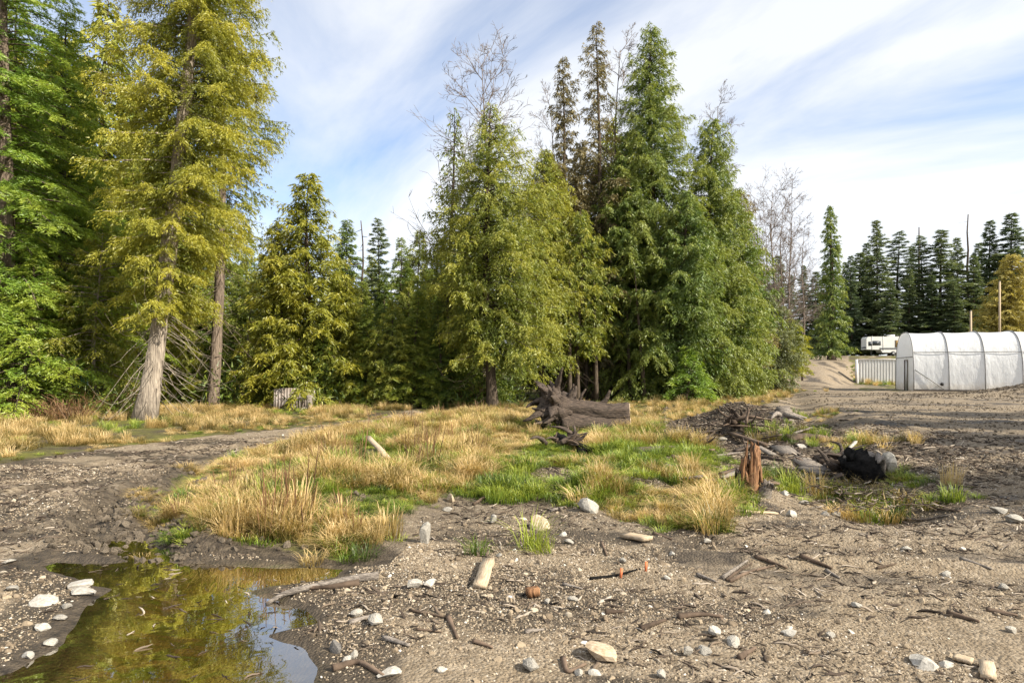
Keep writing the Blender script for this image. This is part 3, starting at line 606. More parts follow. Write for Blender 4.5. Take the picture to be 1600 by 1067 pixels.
tree('willow_bush', 'green spreading bush overhanging the dirt road below bare alders', 'bush', b, conifer(33, 5.2, 1.0, 2.2, 110, full, .12, 'hem', (0, 0), 1.1, .2, 0), 'cedar_olive', 'bark_dark')

# bare alders
def alder(seed, H, spread, nb, r0):
    g = np.random.default_rng(seed); mb = MB()
    z = np.linspace(0, H, 14); ax = np.c_[.15*np.sin(z*.5+seed), .15*np.cos(z*.4), z]; mb.tube(ax, np.maximum(r0*(1-z/H)**.8, .018), 8, seed=seed, jit=.1)
    def grow(p, d, l, r, lev):
        n = 5-lev; P = [p]; dd = d.copy()
        for _ in range(n): dd = nrm(dd+g.normal(0, .08, 3)+np.array([0, 0, .05])); P.append(P[-1]+dd*l/n)
        P = np.array(P); mb.tube(P, np.linspace(r, r*.45, n+1), 4 if lev < 2 else 3, False)
        if lev < 3:
            for _ in range((7, 5, 3)[lev]):
                k = g.integers(1, n+1); s = nrm(P[k]-P[k-1]); a = nrm(np.cross(s, g.normal(size=3))); grow(P[k], nrm(s*.75+a*.65), l*(.34+.26*g.random()), max(r*.5, .009), lev+1)
    for i in range(nb):
        q = .25+.75*(i+g.random())/nb; az = i*2.4+g.normal(0, .4); p = np.array([np.interp(q*H, z, ax[:, 0]), np.interp(q*H, z, ax[:, 1]), q*H])
        grow(p, nrm(np.array([math.sin(az), math.cos(az), .75+.5*q])), spread*(1.15-.65*q), max(.02, r0*.42*(1-q*.7)), 0)
    return mb
ALD = []
for px, top, Y, sp, nb, lab, sd in ((758, 100, 29, 3.2, 20, 'bare alder with wide twiggy crown above the olive cedar', 41), (966, 78, 35, 2.6, 20, 'bare alder with thin upright twigs beside the tallest spire', 42), (1208, 300, 50, 3.2, 20, 'bare grey alder above the drooping bush by the road', 43)):
    b = base(px, Y); t = empty('bare_alder', b, lab, 'tree', 'bare alders'); alder(sd, hgt(top, Y, b), sp, nb, .13).build('trunk', M['twig'], t, True); ALD.append(t)
for px, top, Y, lab in ((1235, 320, 53, 'bare twiggy alder right behind the bush overhanging the road'), (1180, 330, 47, 'bare alder squeezed between the brown conifer and the road bush'), (1222, 345, 51, 'shorter bare alder between the grey alder and the road'), (1196, 350, 49, 'shorter bare alder rising out of the drooping road bush'), (1255, 370, 56, 'smallest bare alder leaning toward the dirt road'), (1118, 200, 38, 'bare alder showing twigs over the shoulder of the clump'), (860, 200, 36, 'bare alder standing behind the half dead brown conifer')):
    b = base(px, Y); H = hgt(top, Y, b); s = ALD[1]; copy_tree(s, b, px*.37, (H/17.0,)*3, lab, 'bare alders')
# dark trunks in the shade of the clump
for px, Y, lab in ((890, 30.5, 'a'), (915, 33, 'a'), (932, 31, 'a'), (955, 34, 'a'), (985, 32, 'a'), (1008, 31, 'a')):
    b = base(px, Y); m = MB(); ln = rng.normal(0, .04); m.tube([(ln*z*2, 0, z) for z in np.linspace(-.1, 7, 8)], np.linspace(.12, .012, 8), 8, seed=int(px), jit=.1)
    t = empty('bare_tree', b, 'slim dark bare trunk in the shaded gap of the clump', 'tree', 'slim trunks in the shaded gap'); m.build('trunk', M['bark_dark'], t, True)

# forest behind: a few kinds, copied
GL = 'trees of the forest behind'
protos = {}
def proto(key, gen, fol, bark, name, lab):  # one of each kind, copied below
    t = tree(name, lab, 'tree', (0, 0, 0), gen, fol, bark, GL); protos[key] = [t, False]; return t
proto('ced1', conifer(51, 10, .4, 2.4, 190, lambda q: (1-q)**.65+.03, .15, 'cedar', (0, 0), 1.3, .17, 10), 'cedar_gold', 'bark_dark', 'forest_cedar', 'golden green young cedar at the front of the left forest')
proto('ced2', conifer(52, 10, .6, 2.0, 170, colm, .15, 'cedar', (0, 0), 1.2, .17, 10), 'cedar_olive', 'bark_dark', 'forest_cedar', 'olive cedar within the left forest')
proto('hem1', conifer(53, 10, .3, 2.3, 190, cone, .13, 'hem', (0, 0), 1.35, .16, 6), 'hemlock', 'bark_dark', 'forest_hemlock', 'dark green hemlock within the left forest')
proto('hem2', conifer(54, 10, .4, 2.0, 150, cone, .13, 'hem', (.01, 0), 1.2, .16, 10), 'hemlock', 'bark_dark', 'forest_hemlock', 'dark green hemlock within the left forest')
proto('fir1', conifer(55, 20, .8, 4.3, 170, lambda q: (1-q)**.7*(.75+.25*math.sin(q*40))+.03, .26, 'fir', (0, 0), 1.5, .34, 20), 'fir', 'bark_dark', 'fir_tree', 'dark fir in the stand behind the greenhouse')
proto('fir2', conifer(56, 20, 2.5, 3.4, 110, spr, .26, 'fir', (0, 0), 1.4, .34, 30), 'fir', 'bark_dark', 'fir_tree', 'dark fir in the stand behind the greenhouse')
KIND = dict(ced1='golden green cedar', ced2='olive green cedar', hem1='dark full hemlock', hem2='dark slender hemlock')
def ctx(px): return 'rising above the brambles and turquoise tarp' if px < 130 else 'behind the pale leaning cedar' if px < 330 else 'behind the corrugated metal sheet' if px < 480 else 'in the wood under the sky gap' if px < 720 else 'in the shade behind the central clump'
H0 = dict(ced1=10, ced2=10, hem1=10, hem2=10, fir1=20, fir2=20)
def plant(key, px, Y, top, label=None, group=None, fol=None, wide=1.0):
    t, used = protos[key]; b = base(px, Y); s = max(.15, hgt(top, Y, b)/H0[key])
    sc = (s*wide, s*wide, s); label = label or KIND[key]+' '+ctx(px); group = group or GL
    if not used:
        protos[key][1] = True; t.location = b; t.scale = sc; t['label'] = label; t['group'] = group; return t
    return copy_tree(t, b, px*1.7+Y, sc, label, group, fol)
plant('ced1', 484, 27.5, 272, 'tallest golden cedar left of the sky gap over the forest', wide=1.15)
plant('ced1', 436, 27, 350, 'shorter golden cedar beside the tallest golden forest cedar', wide=1.0)
plant('hem1', 540, 38, 345); plant('fir2', 592, 42, 342, 'pointed dark fir rising above the left forest canopy', GL, 'hemlock', .9); plant('ced2', 655, 40, 362); plant('hem2', 622, 36, 372)
plant('ced2', 690, 36, 375); plant('hem1', 565, 34, 440); plant('hem2', 520, 33, 430); plant('hem1', 600, 32, 430); plant('ced2', 640, 32.5, 440); plant('hem2', 670, 31, 420)
plant('hem1', 575, 27, 480, wide=1.25); plant('ced2', 612, 26.8, 470, wide=1.3); plant('hem1', 650, 27, 455, wide=1.3); plant('hem2', 688, 27, 470, wide=1.2); plant('ced1', 540, 27.4, 440, wide=1.2); plant('hem2', 508, 26.8, 490, wide=1.2); plant('ced2', 410, 32, 400); plant('hem1', 375, 32, 420); plant('hem2', 450, 29, 470); plant('hem1', 420, 28, 500)
for k, (px, Y, top) in enumerate([(-60, 24, 40), (-20, 30, 20), (40, 30, 10), (90, 33, 60), (140, 29, 230), (165, 34, 0), (200, 31, 260), (250, 33, 200), (300, 33, 280), (345, 38, 330), (-40, 21, 380), (30, 24, 400), (70, 27, 440), (150, 27, 470), (190, 27.5, 480), (290, 28, 470), (-90, 28, 200), (380, 40, 350), (430, 44, 380), (720, 44, 380), (765, 42, 300), (270, 42, 240), (60, 42, 100), (10, 46, 60), (120, 44, 150), (210, 46, 200), (480, 48, 390), (530, 50, 395), (580, 50, 400), (640, 52, 395), (700, 54, 390), (860, 50, 330), (910, 46, 300), (950, 50, 320), (1000, 52, 330), (1040, 48, 340), (870, 56, 380), (930, 58, 400)]):
    plant(('hem1', 'ced2', 'hem2', 'ced1')[k % 4 if px < 360 else k % 3], px, Y, top)
plant('ced2', 858, 35, 250, 'olive cedar filling the gap below the ragged brown spire', GL, wide=.9); plant('ced2', 905, 36.5, 225, 'brownish cedar between the two half dead conifers', GL, 'brown_conifer', .9); plant('ced2', 958, 37, 190, 'olive cedar close beside the tallest dark spire', GL, wide=.85); plant('ced2', 1148, 36, 300, 'green cedar on the outer slope of the clump shoulder', GL, 'cedar_green', 1.0)
# far stand on the right
GR = 'firs behind the greenhouse'
for k, (px, Y, top) in enumerate([(1370, 118, 345), (1403, 124, 362), (1440, 120, 368), (1470, 118, 360), (1495, 128, 372), (1548, 122, 345), (1582, 120, 334), (1620, 122, 350), (1345, 122, 395), (1330, 116, 400), (1420, 116, 420), (1455, 114, 430), (1520, 116, 400), (1390, 112, 440), (1255, 120, 415), (1235, 110, 430), (1275, 116, 425), (1215, 120, 400), (1290, 124, 420), (1320, 128, 410), (1355, 130, 380), (1560, 126, 400), (1600, 114, 430), (1490, 112, 440), (1425, 132, 385), (1530, 134, 380), (1650, 116, 380), (1690, 120, 360), (1190, 112, 420)]):
    plant(('fir1', 'fir2')[(k+(px % 3 == 0)) % 2 if k < 8 else 0], px, Y, top, (('full dark fir' if (('fir1', 'fir2')[(k+(px % 3 == 0)) % 2 if k < 8 else 0]) == 'fir1' else 'thin ragged dark fir')+(' behind the travel trailer' if px < 1420 else ' behind the greenhouse roof')) if px > 1322 else 'dark fir in the far woods beyond the dirt road', GR if px > 1322 else 'firs beyond the dirt road', wide=(1.0, 1.35, 1.15, 1.5, .9)[k % 5])
plant('ced1', 1578, 104, 398, 'golden yellow tree glowing behind the greenhouse roof', GR, 'gold_tree', 1.5)
for px, top, Y, lab in ((1512, 335, 126, 'burnt bare spire snag among the firs behind the greenhouse'), (1436, 355, 128, 'thin bare snag beside the dark firs'), (565, 345, 37, 'bare dead snag poking out of the left forest')):
    b = base(px, Y); H = hgt(top, Y, b); t = empty('dead_snag', b, lab, 'snag', 'dead snags'); m = MB(); m.tube([(0.1*math.sin(z), 0, z) for z in np.linspace(0, H, 9)], np.linspace(.0032*Y, .0007*Y, 9), 7, seed=3, jit=.1)
    for z in np.linspace(H*.45, H*.95, 14): a = z*7.3; l = .5+.012*Y*random.random(); m.tube([(0.1*math.sin(z), 0, z), (math.sin(a)*l, math.cos(a)*l, z-.15)], [.02, .008], 4)
    m.build('trunk', M['bark_dark'], t, True)
# tall firs just out of frame whose shade lies over the right yard
for x, y, H, lab in ((29, -3, 21, 'tall fir by the yard edge, standing farthest from the greenhouse'), (37, 9, 22, 'tall fir by the yard edge, standing closest to the greenhouse'), (31, 0.5, 20, 'tall fir by the yard edge, first in the row shading the dirt yard'), (35, 5, 23, 'tall fir by the yard edge, second in the row shading the dirt yard'), (36, 0, 23, 'tall fir by the yard edge, last in the row shading the dirt yard')):
    t, _ = protos['fir1']; copy_tree(t, (x, y, Gs(x, y)), x, (H/20*1.25, H/20*1.25, H/20), lab, 'firs beside the yard')

# ------------------------------------------------------------------ root wad, stumps, wood, stones
def knobbly(P, r, k, seed, amp=.35, n=None):
    P = np.asarray(P, float)
    if n:                                # resample smoothly
        s = np.linspace(0, 1, len(P)); u = np.linspace(0, 1, n); P = np.stack([np.interp(u, s, P[:, i]) for i in range(3)], 1); r = np.interp(u, s, np.broadcast_to(r, (len(s),)))
        for _ in range(2): P[1:-1] = (P[:-2]+2*P[1:-1]+P[2:])/4
    m = MB(); m.tube(P, r, k, True, amp, seed=seed); return m
def root_wad():
    p = hit(908, 673); t = empty('root_wad', p, 'upturned weathered tree stump with gnarled roots and short split log', 'stump', rz=R_(-8)); t.scale = (.88,)*3
    g = np.random.default_rng(5)
    def log(y, z, r, x0, x1, s, name='log'):
        n = 16; x = np.linspace(x0, x1, n); P = np.c_[x, y+.02*np.sin(x*3+s), z+.02*np.cos(x*4)+0*x]; rr = r*(1+.9*np.exp(-(x-x0)/.35))*.98
        m = knobbly(P, rr, 26, s, .16); m.build(name, M['wood_old'], t, False)
        MB().tube([(x1-.005, P[-1, 1], P[-1, 2]), (x1+.02, P[-1, 1], P[-1, 2])], r*.9, 18, True, .08).build('cut_end', M['wood_cut'], t)
    log(0, .50, .25, -.55, 1.25, 3); log(-.16, .17, .20, -.45, 1.27, 4); log(.30, .25, .24, -.5, 1.1, 6)
    knobbly([(-.95, 0, .25), (-.75, 0, .45), (-.5, .02, .5), (-.2, 0, .45)], [.32, .46, .44, .3], 22, 9, .5, 10).build('root_crown', M['wood_old'], t)
    for i in range(26):
        a = i/26*2*np.pi+g.normal(0, .15); L_ = .6+.5*g.random(); zc = .55
        up = max(math.sin(a), -.35); d = np.array([-.35-.35*g.random(), math.cos(a), up])
        d = d/np.linalg.norm(d); o = np.array([-.65, .28*math.cos(a), zc+.25*math.sin(a)])
        P = [o]; 
        for q in range(5): d = nrm(d+g.normal(0, .30, 3)); P.append(P[-1]+d*L_/5*(1 if P[-1][2] > .05 else .5))
        P = np.array(P); P[:, 2] = np.maximum(P[:, 2], .03)
        knobbly(P, np.linspace(.13+.06*g.random(), .016, 6), 9, i, .55, 11).build('root', M['wood_old'], t)
    for x, z, l in ((-.28, .62, .55), (-.12, .66, .42), (-.42, .7, .5), (.5, .62, .45), (.62, .6, .3)):
        d = np.array([g.normal(0, .35), g.normal(0, .3), 1]); P = np.array([(x, .05, z)])+np.linspace(0, 1, 6)[:, None]*d*l+g.normal(0, .03, (6, 3)); knobbly(P, np.linspace(.085, .02, 6), 8, int(z*99), .6, 10).build('root', M['wood_old'], t)
root_wad()
def charred_stump():
    p = hit(1352, 756); t = empty('charred_stump', p, 'charred black log end lying in the wet hollow beside a grass tuft', 'stump', rz=R_(20))
    P = np.array([(-.08, -.22, .22), (0, 0, .24), (.1, .25, .27), (.22, .5, .32), (.3, .7, .34)])
    knobbly(P*.8, np.array([.22, .29, .27, .22, .15])*.85, 26, 8, .38, 16).build('charred_log', M['charcoal'], t)
    k = MB(); g = np.random.default_rng(3)
    for q in range(9):
        y0 = -.2+.07*q; off = .05*math.sin(q*2.1); P = np.array([(.02+off, y0, .34-.012*q), (.16+off, y0+.08, .42), (.27, y0+.16, .36+.03*math.sin(q)), (.36, y0+.22, .22), (.40+off, y0+.24, .04)])
        knobbly(P, np.array([.02, .05, .055, .05, .025])*(.8+.5*g.random()), 8, 50+q, .7, 12).build('weathered_wood', M['wood_grey'], t)
    knobbly([(-.10, .1, .36), (-.14, .16, .46), (-.08, .24, .52)], [.09, .06, .02], 10, 2, .8, 8).build('charred_knot', M['charcoal'], t)
    
charred_stump()
def broken_stump():
    p = hit(1176, 772); t = empty('broken_stump', p, 'splintered reddish brown stump standing upright beside green grass', 'stump')
    def slab(P, w_, d, mat, s, nm):
        P = np.asarray(P, float); n = 9; u = np.linspace(0, 1, n); q = np.stack([np.interp(u, np.linspace(0, 1, len(P)), P[:, i]) for i in range(3)], 1); g = np.random.default_rng(s)
        m = MB(); an = np.arange(12)/12*2*np.pi; V = []
        for i in range(n): V.append(q[i]+np.c_[np.cos(an)*w_*(1-.35*u[i])*(1+.35*(g.random(12)-.5)), np.sin(an)*d*(1+.4*(g.random(12)-.5)), .05*g.normal(size=12)*(u[i] > .8)])
        V = np.vstack(V); i_ = np.arange(n-1)[:, None]*12; j = np.arange(12)[None, :]; j2 = (j+1) % 12
        m.add(np.vstack([V, q[-1]+[0, 0, .03]]), np.stack([i_+j, i_+j2, i_+12+j2, i_+12+j], -1).reshape(-1, 4), [[(n-1)*12+a, (n-1)*12+(a+1) % 12, n*12] for a in range(12)]); m.build(nm, M[mat], t)
    slab([(.02, 0, -.05), (.0, 0, .2), (.05, .02, .42), (.04, .03, .60)], .085, .07, 'wood_orange', 1, 'upright_splinter')
    slab([(-.08, .06, -.05), (-.10, .06, .2), (-.08, .05, .42)], .08, .07, 'wood_orange', 2, 'upright_splinter')
    slab([(-.12, .03, -.05), (-.15, .03, .12), (-.17, .02, .26)], .07, .06, 'wood_old', 3, 'root_knot')
    slab([(.10, -.06, -.06), (.13, -.07, .05), (.16, -.09, .14)], .10, .08, 'wood_grey', 4, 'base_chunk')
    g = np.random.default_rng(8)
    for i in range(12):
        x, y = g.uniform(-.15, .1), g.uniform(-.06, .08); z = .12+.42*g.random(); d = np.array([g.normal(0, .05), g.normal(0, .05), .16+.12*g.random()]); knobbly([(x, y, z-.12), (x+d[0]*.5, y+d[1]*.5, z+d[2]*.4), (x+d[0], y+d[1], z+d[2])], [.022, .018, .003], 5, i, .6, 6).build('splinter', M['wood_orange' if i % 3 else 'wood_old'], t)
broken_stump()
def small_stump(px, py, Y, h_, r, label):
    p = at(px, py, Y); p.z = Gs(p.x, p.y); t = empty('tree_stump', p, label, 'stump'); knobbly([(0, 0, -.1), (.02, 0, .15), (.03, .01, h_*.6), (.02, .02, h_)], [r*1.5, r*1.1, r, r*.85], 12, 31, .35, 9).build('stump_body', M['wood_grey'], t)
    g = np.random.default_rng(int(px))
    for i in range(5):
        a = i*1.3; P = np.array([(math.cos(a)*r*.6, math.sin(a)*r*.6, .1), (math.cos(a)*r*2, math.sin(a)*r*2, .06+.1*g.random()), (math.cos(a)*r*3.6, math.sin(a)*r*3.6, .02)]); knobbly(P, [r*.45, r*.3, r*.1], 7, i, .5, 8).build('root', M['wood_grey'], t)
small_stump(482, 640, 24.6, .6, .10, 'short grey stump standing beside the corrugated metal sheet')
small_stump(1222, 690, 15.5, .3, .16, 'low torn stump on top of the debris slope')
def brush_heap(px, py, n, rad, hh, label):
    p = hit(px, py); t = empty('brush_heap', p, label, 'brush heap', 'heaps of torn roots'); g = np.random.default_rng(int(px))
    for i in range(n):
        a = g.random()*6.28; e = g.uniform(-.1, .7); L_ = rad*(.6+.8*g.random()); c = np.array([g.normal(0, rad*.3), g.normal(0, rad*.3), .05+hh*.4*g.random()]); d = np.array([math.cos(a), math.sin(a), e]); P = [c]
        for _ in range(4): d = nrm(d+g.normal(0, .3, 3)); P.append(P[-1]+d*L_/4)
        P = np.array(P); P[:, 2] = np.clip(P[:, 2], .0, hh); knobbly(P, np.linspace(.035+.03*g.random(), .008, 5), 6, i, .5, 9).build('root', M['wood_old' if i % 3 else 'stick'], t)
brush_heap(450, 640, 16, .5, .6, 'tangled roots heaped before the corrugated metal sheet'); brush_heap(512, 638, 18, .6, .7, 'tangled roots heaped beyond the short grey stump')
brush_heap(1155, 672, 22, .6, .5, 'tangled dark roots heaped on the mound crest'); brush_heap(1085, 700, 14, .5, .3, 'tangled dark roots low at the grass side of the mound'); brush_heap(1300, 735, 20, .5, .4, 'tangled roots heaped against the charred log'); brush_heap(885, 700, 14, .5, .35, 'tangled dark roots beside the burnt black log')
def board(px0, py0, px1, py1, wd, th, mat, label, name='plank', cat='plank', group=None, lift=.01, lift2=None):
    a = hit(px0, py0); b = hit(px1, py1); a.z += lift; b.z += lift if lift2 is None else lift2
    d = b-a; ln = d.length; n = 7; g = np.random.default_rng(int(px0+py0*3))
    x = np.linspace(-ln/2, ln/2, n); jy = wd*.05*g.normal(size=n); m = MB(); V = []
    for i in range(n): V += [(x[i], -wd/2+jy[i], 0), (x[i], wd/2+jy[i], 0), (x[i], wd/2+jy[i], th), (x[i], -wd/2+jy[i], th)]
    q = [[4*i+j, 4*i+(j+1) % 4, 4*i+4+(j+1) % 4, 4*i+4+j] for i in range(n-1) for j in range(4)]+[[3, 2, 1, 0], [4*n-4, 4*n-3, 4*n-2, 4*n-1]]
    m.add(V, q); o = m.build(name, M[mat]); X = d.normalized(); Z = (Vector((0, 0, 1))-X*X.z).normalized(); Y = Z.cross(X)
    o.matrix_world = Matrix.Translation((a+b)/2)@Matrix((X, Y, Z)).transposed().to_4x4(); return tag(o, label, cat, group)
board(764, 880, 750, 922, .10, .035, 'wood_cut', 'weathered cut lumber plank lying on gravel, pointing away from the puddle')
board(823, 934, 842, 932, .07, .055, 'wood_orange', 'small brown wood block on the gravel near the lumber plank', 'wood_block', 'wood block')
board(976, 840, 1014, 846, .13, .03, 'wood_cut', 'flat pale board below the green grass patch')
board(575, 700, 606, 726, .09, .035, 'wood_cut', 'pale plank leaning in the tall tan grass', lift=.18, lift2=.08)
board(625, 690, 648, 697, .10, .04, 'wood_cut', 'short pale plank end showing through grass behind the leaning plank', lift=.08)
board(1217, 703, 1280, 742, .34, .03, 'wood_grey', 'wide grey weathered slab on the dark debris slope', lift=.05)
board(1183, 702, 1207, 716, .12, .03, 'wood_grey', 'short grey board above the splintered stump', lift=.04)
board(1140, 682, 1196, 702, .12, .05, 'stick', 'long dark plank lying across the debris mound', lift=.05)
board(985, 708, 1048, 704, .14, .06, 'wood_old', 'dark rotten board at the edge of green grass', lift=.03)
board(1150, 800, 1212, 804, .09, .02, 'wood_cut', 'thin pale lath on gravel in front of the splintered stump')
board(1318, 716, 1337, 703, .06, .04, 'stone_white', 'bleached white stake beside the charred log end', 'stake', 'stake', lift=.03, lift2=.14)
board(1250, 735, 1285, 746, .16, .04, 'wood_grey', 'split grey bark slab between wide slab and charred log', lift=.03)
board(1320, 765, 1368, 778, .06, .03, 'wood_grey', 'grey lath lying in the hollow below the charred log')
board(1540, 1040, 1545, 1066, .07, .02, 'wood_cut', 'short tan wood scrap on open gravel')
board(1490, 1032, 1520, 1040, .06, .02, 'wood_cut', 'tan sliver of board beside the white flat stone')
for a, b_, lab in (((548, 622), (551, 592), 'thin pale stake standing at the dark forest edge'), ((1192, 604), (1203, 574), 'leaning pale stake beside the dirt road bushes')):
    p = hit(*a); Y = p.y; q = at(b_[0], b_[1], Y); m = MB(); m.tube([(0, 0, -.1), tuple(q-p)], [.04, .035], 6); o = m.build('marker_stake', M['wood_cut'], None, False, p); tag(o, lab, 'stake')
def stick(pts, r, mat='stick', label='', group=None, name='stick', cat='stick', seed=0):
    P = [hit(*q) for q in pts]; o0 = P[0]; Q = np.array([tuple(q-o0) for q in P]); Q[:, 2] += r*.6
    o = knobbly(Q, np.linspace(r, r*.45, len(Q)), 7, seed, .35, max(8, 4*len(Q))).build(name, M[mat], None, True, o0); return tag(o, label, cat, group)
stick([(590, 905), (540, 912), (470, 926), (440, 935), (416, 950)], .035, 'wood_grey', 'forked grey branch reaching into the puddle', name='branch', cat='branch')
stick([(560, 915), (520, 922), (480, 924)], .028, 'stick', 'dark limb beside the forked branch at the puddle edge', name='branch', cat='branch')
stick([(406, 986), (440, 984)], .022, 'charcoal', 'short black stick lying in the puddle shallows')
stick([(1230, 691), (1262, 686), (1292, 688)], .09, 'stick', 'brown fallen limb across the top of the debris slope', name='log', cat='log')
stick([(870, 690), (895, 700), (930, 712)], .10, 'charcoal', 'burnt black log lying in the grass before the root wad', name='log', cat='log')
stick([(905, 712), (930, 708), (968, 706)], .07, 'charcoal', 'second burnt stick beside the burnt black log', name='log', cat='log')
stick([(1200, 748), (1225, 745), (1245, 755)], .02, 'wood_orange', 'thin orange root beside the splintered stump')
stick([(922, 906), (955, 902), (985, 896), (1000, 890)], .012, 'charcoal', 'thin black cable half buried near the orange tape', name='cable', cat='cable')
for i, (a, b_) in enumerate((((968, 905), (972, 895)), ((1007, 893), (1010, 875)))):
    p = hit(*a); m = MB(); m.add([(0, 0, 0), (.018, 0, .0), (.03, .015, .07), (.008, .015, .075)], [[0, 1, 2, 3]]); o = m.build('tape_strip', M['orange'], None, False, p); so_ = o.modifiers.new('t', 'SOLIDIFY'); so_.thickness = .004; tag(o, 'strip of orange tape sticking up from the gravel', 'tape', 'orange tape strips')
SK = [((1060, 968), (1095, 962), (1130, 968)), ((1128, 905), (1150, 890), (1168, 878)), ((1135, 908), (1155, 893), (1175, 882)), ((1140, 910), (1170, 895), (1210, 886)), ((1090, 900), (1120, 912)), ((1000, 985), (1040, 972)), ((1180, 872), (1230, 890)), ((1290, 893), (1312, 905)), ((1250, 870), (1300, 890)), ((1370, 890), (1400, 884)), ((880, 915), (910, 922)), ((945, 960), (975, 958)), ((640, 955), (700, 968)), ((545, 975), (580, 965)), ((650, 985), (690, 990)), ((700, 965), (715, 1000)), ((600, 1000), (640, 1012)), ((740, 1005), (770, 1015)), ((520, 1050), (560, 1035), (600, 1060)), ((820, 990), (850, 985)), ((880, 1030), (885, 1055), (915, 1040)), ((1155, 1030), (1180, 1015)), ((1500, 875), (1550, 892)), ((1540, 955), (1590, 965)), ((1480, 960), (1530, 975)), ((1395, 810), (1440, 815), (1485, 806)), ((1420, 822), (1440, 835)), ((1450, 795), (1500, 800)), ((1250, 765), (1300, 775)), ((940, 850), (948, 870)), ((1020, 835), (1050, 845)), ((860, 800), (905, 788)), ((740, 790), (770, 770)), ((1100, 672), (1150, 690)), ((1080, 690), (1120, 684)), ((1160, 660), (1190, 676)), ((1210, 672), (1240, 680)), ((1110, 715), (1160, 708)), ((1070, 700), (1100, 715))]
for i, q in enumerate(SK): stick(list(q), (.010+.012*random.random())*(1.8 if q[0][1] < 730 else 1), ('stick', 'wood_grey', 'stick')[i % 3], ('brown', 'grey')[i % 3 == 1]+' loose stick '+('on the debris slope' if q[0][1] < 780 else 'on gravel near the puddle' if q[0][0] < 780 else 'on the open gravel yard'), 'loose sticks', seed=i)

gw = np.random.default_rng(77)
for i in range(30):
    px, py = gw.uniform(1050, 1330), gw.uniform(668, 772); a = gw.uniform(-.5, .5); l = gw.uniform(20, 48)
    if i % 2: board(px, py, px+l*math.cos(a), py+l*.45*math.sin(a), gw.uniform(.05, .14), .03, ('wood_old', 'stick', 'wood_grey')[i % 3], 'broken weathered board on the debris slope', 'broken_board', 'board', 'broken boards on the debris slope', gw.uniform(.02, .08), gw.uniform(.02, .2))
    else: stick([(px, py), (px+l*.5, py+gw.uniform(-4, 4)), (px+l, py+gw.uniform(-8, 8))], gw.uniform(.02, .05), ('wood_old', 'stick', 'stick')[i % 3], 'broken limb on the debris slope', 'broken limbs on the debris slope', 'broken_limb', 'limb', i)
def rock_mesh(seed, mat):
    import bmesh
    bm = bmesh.new(); bmesh.ops.create_icosphere(bm, subdivisions=2, radius=.5); g = np.random.default_rng(seed)
    pl = [(nrm(g.normal(size=3)), .20+.20*g.random()) for _ in range(8)]
    for v in bm.verts:
        c = np.array(v.co)
        for n_, d in pl:
            e = c@n_-d
            if e > 0: c = c-n_*e*.97
        v.co = c*(1+.035*g.normal())*1.25
    me = bpy.data.meshes.new('stone'); bm.to_mesh(me); bm.free(); me.materials.append(M[mat]); return me
RM = {m: [rock_mesh(s+len(m), m) for s in range(4)] for m in ('stone', 'stone_white', 'stone_tan', 'stone_dark')}
def stone(px, py, wpx, hpx, mat='stone', label='loose grey stone lying on the gravel', group='loose stones', i=0):
    p = hit(px, py); s = p.y/F; w_ = wpx*s*1.0; hh = hpx*s*1.1
    o = link('stone', RM[mat][i % 4], None, p+Vector((0, w_*.3, hh*.22)), (random.uniform(-.2, .2), random.uniform(-.2, .2), random.random()*6)); o.scale = (w_, w_*.85, hh); tag(o, label, 'stone', group)
for i, (px, py, a, b_, m, lab) in enumerate(((663, 850, 24, 36, 'stone', 'upright pale block stone at the corner of the grass bank'), (920, 801, 30, 28, 'stone', 'grey block stone on the gravel ridge below green grass'), (847, 828, 36, 26, 'stone_tan', 'tan stone at the foot of the grass bank'), (705, 786, 16, 16, 'stone_tan', 'small brown stone in the grass bank'), (770, 818, 13, 15, 'stone', 'small pale stone beside the tan stone'), (942, 1036, 56, 24, 'stone_tan', 'large tan and white wedge stone on open gravel'), (1448, 1046, 46, 20, 'stone_white', 'large white flat stone on open gravel'), (115, 920, 36, 11, 'stone_white', 'flat white stone by the puddle, behind its neighbours'), (60, 948, 46, 11, 'stone_white', 'flat white stone by the puddle, farthest from the water'), (128, 932, 44, 10, 'stone_white', 'flat white stone at the puddle rim'), (606, 1061, 38, 14, 'stone_white', 'white stone on the gravel beside a dark stick'), (524, 1022, 20, 26, 'stone_dark', 'pointed dark stone on the puddle shore'), (1396, 742, 34, 38, 'stone', 'pale boulder between charred log and grass tuft'))): stone(px, py, a, b_, m, lab, None, i)
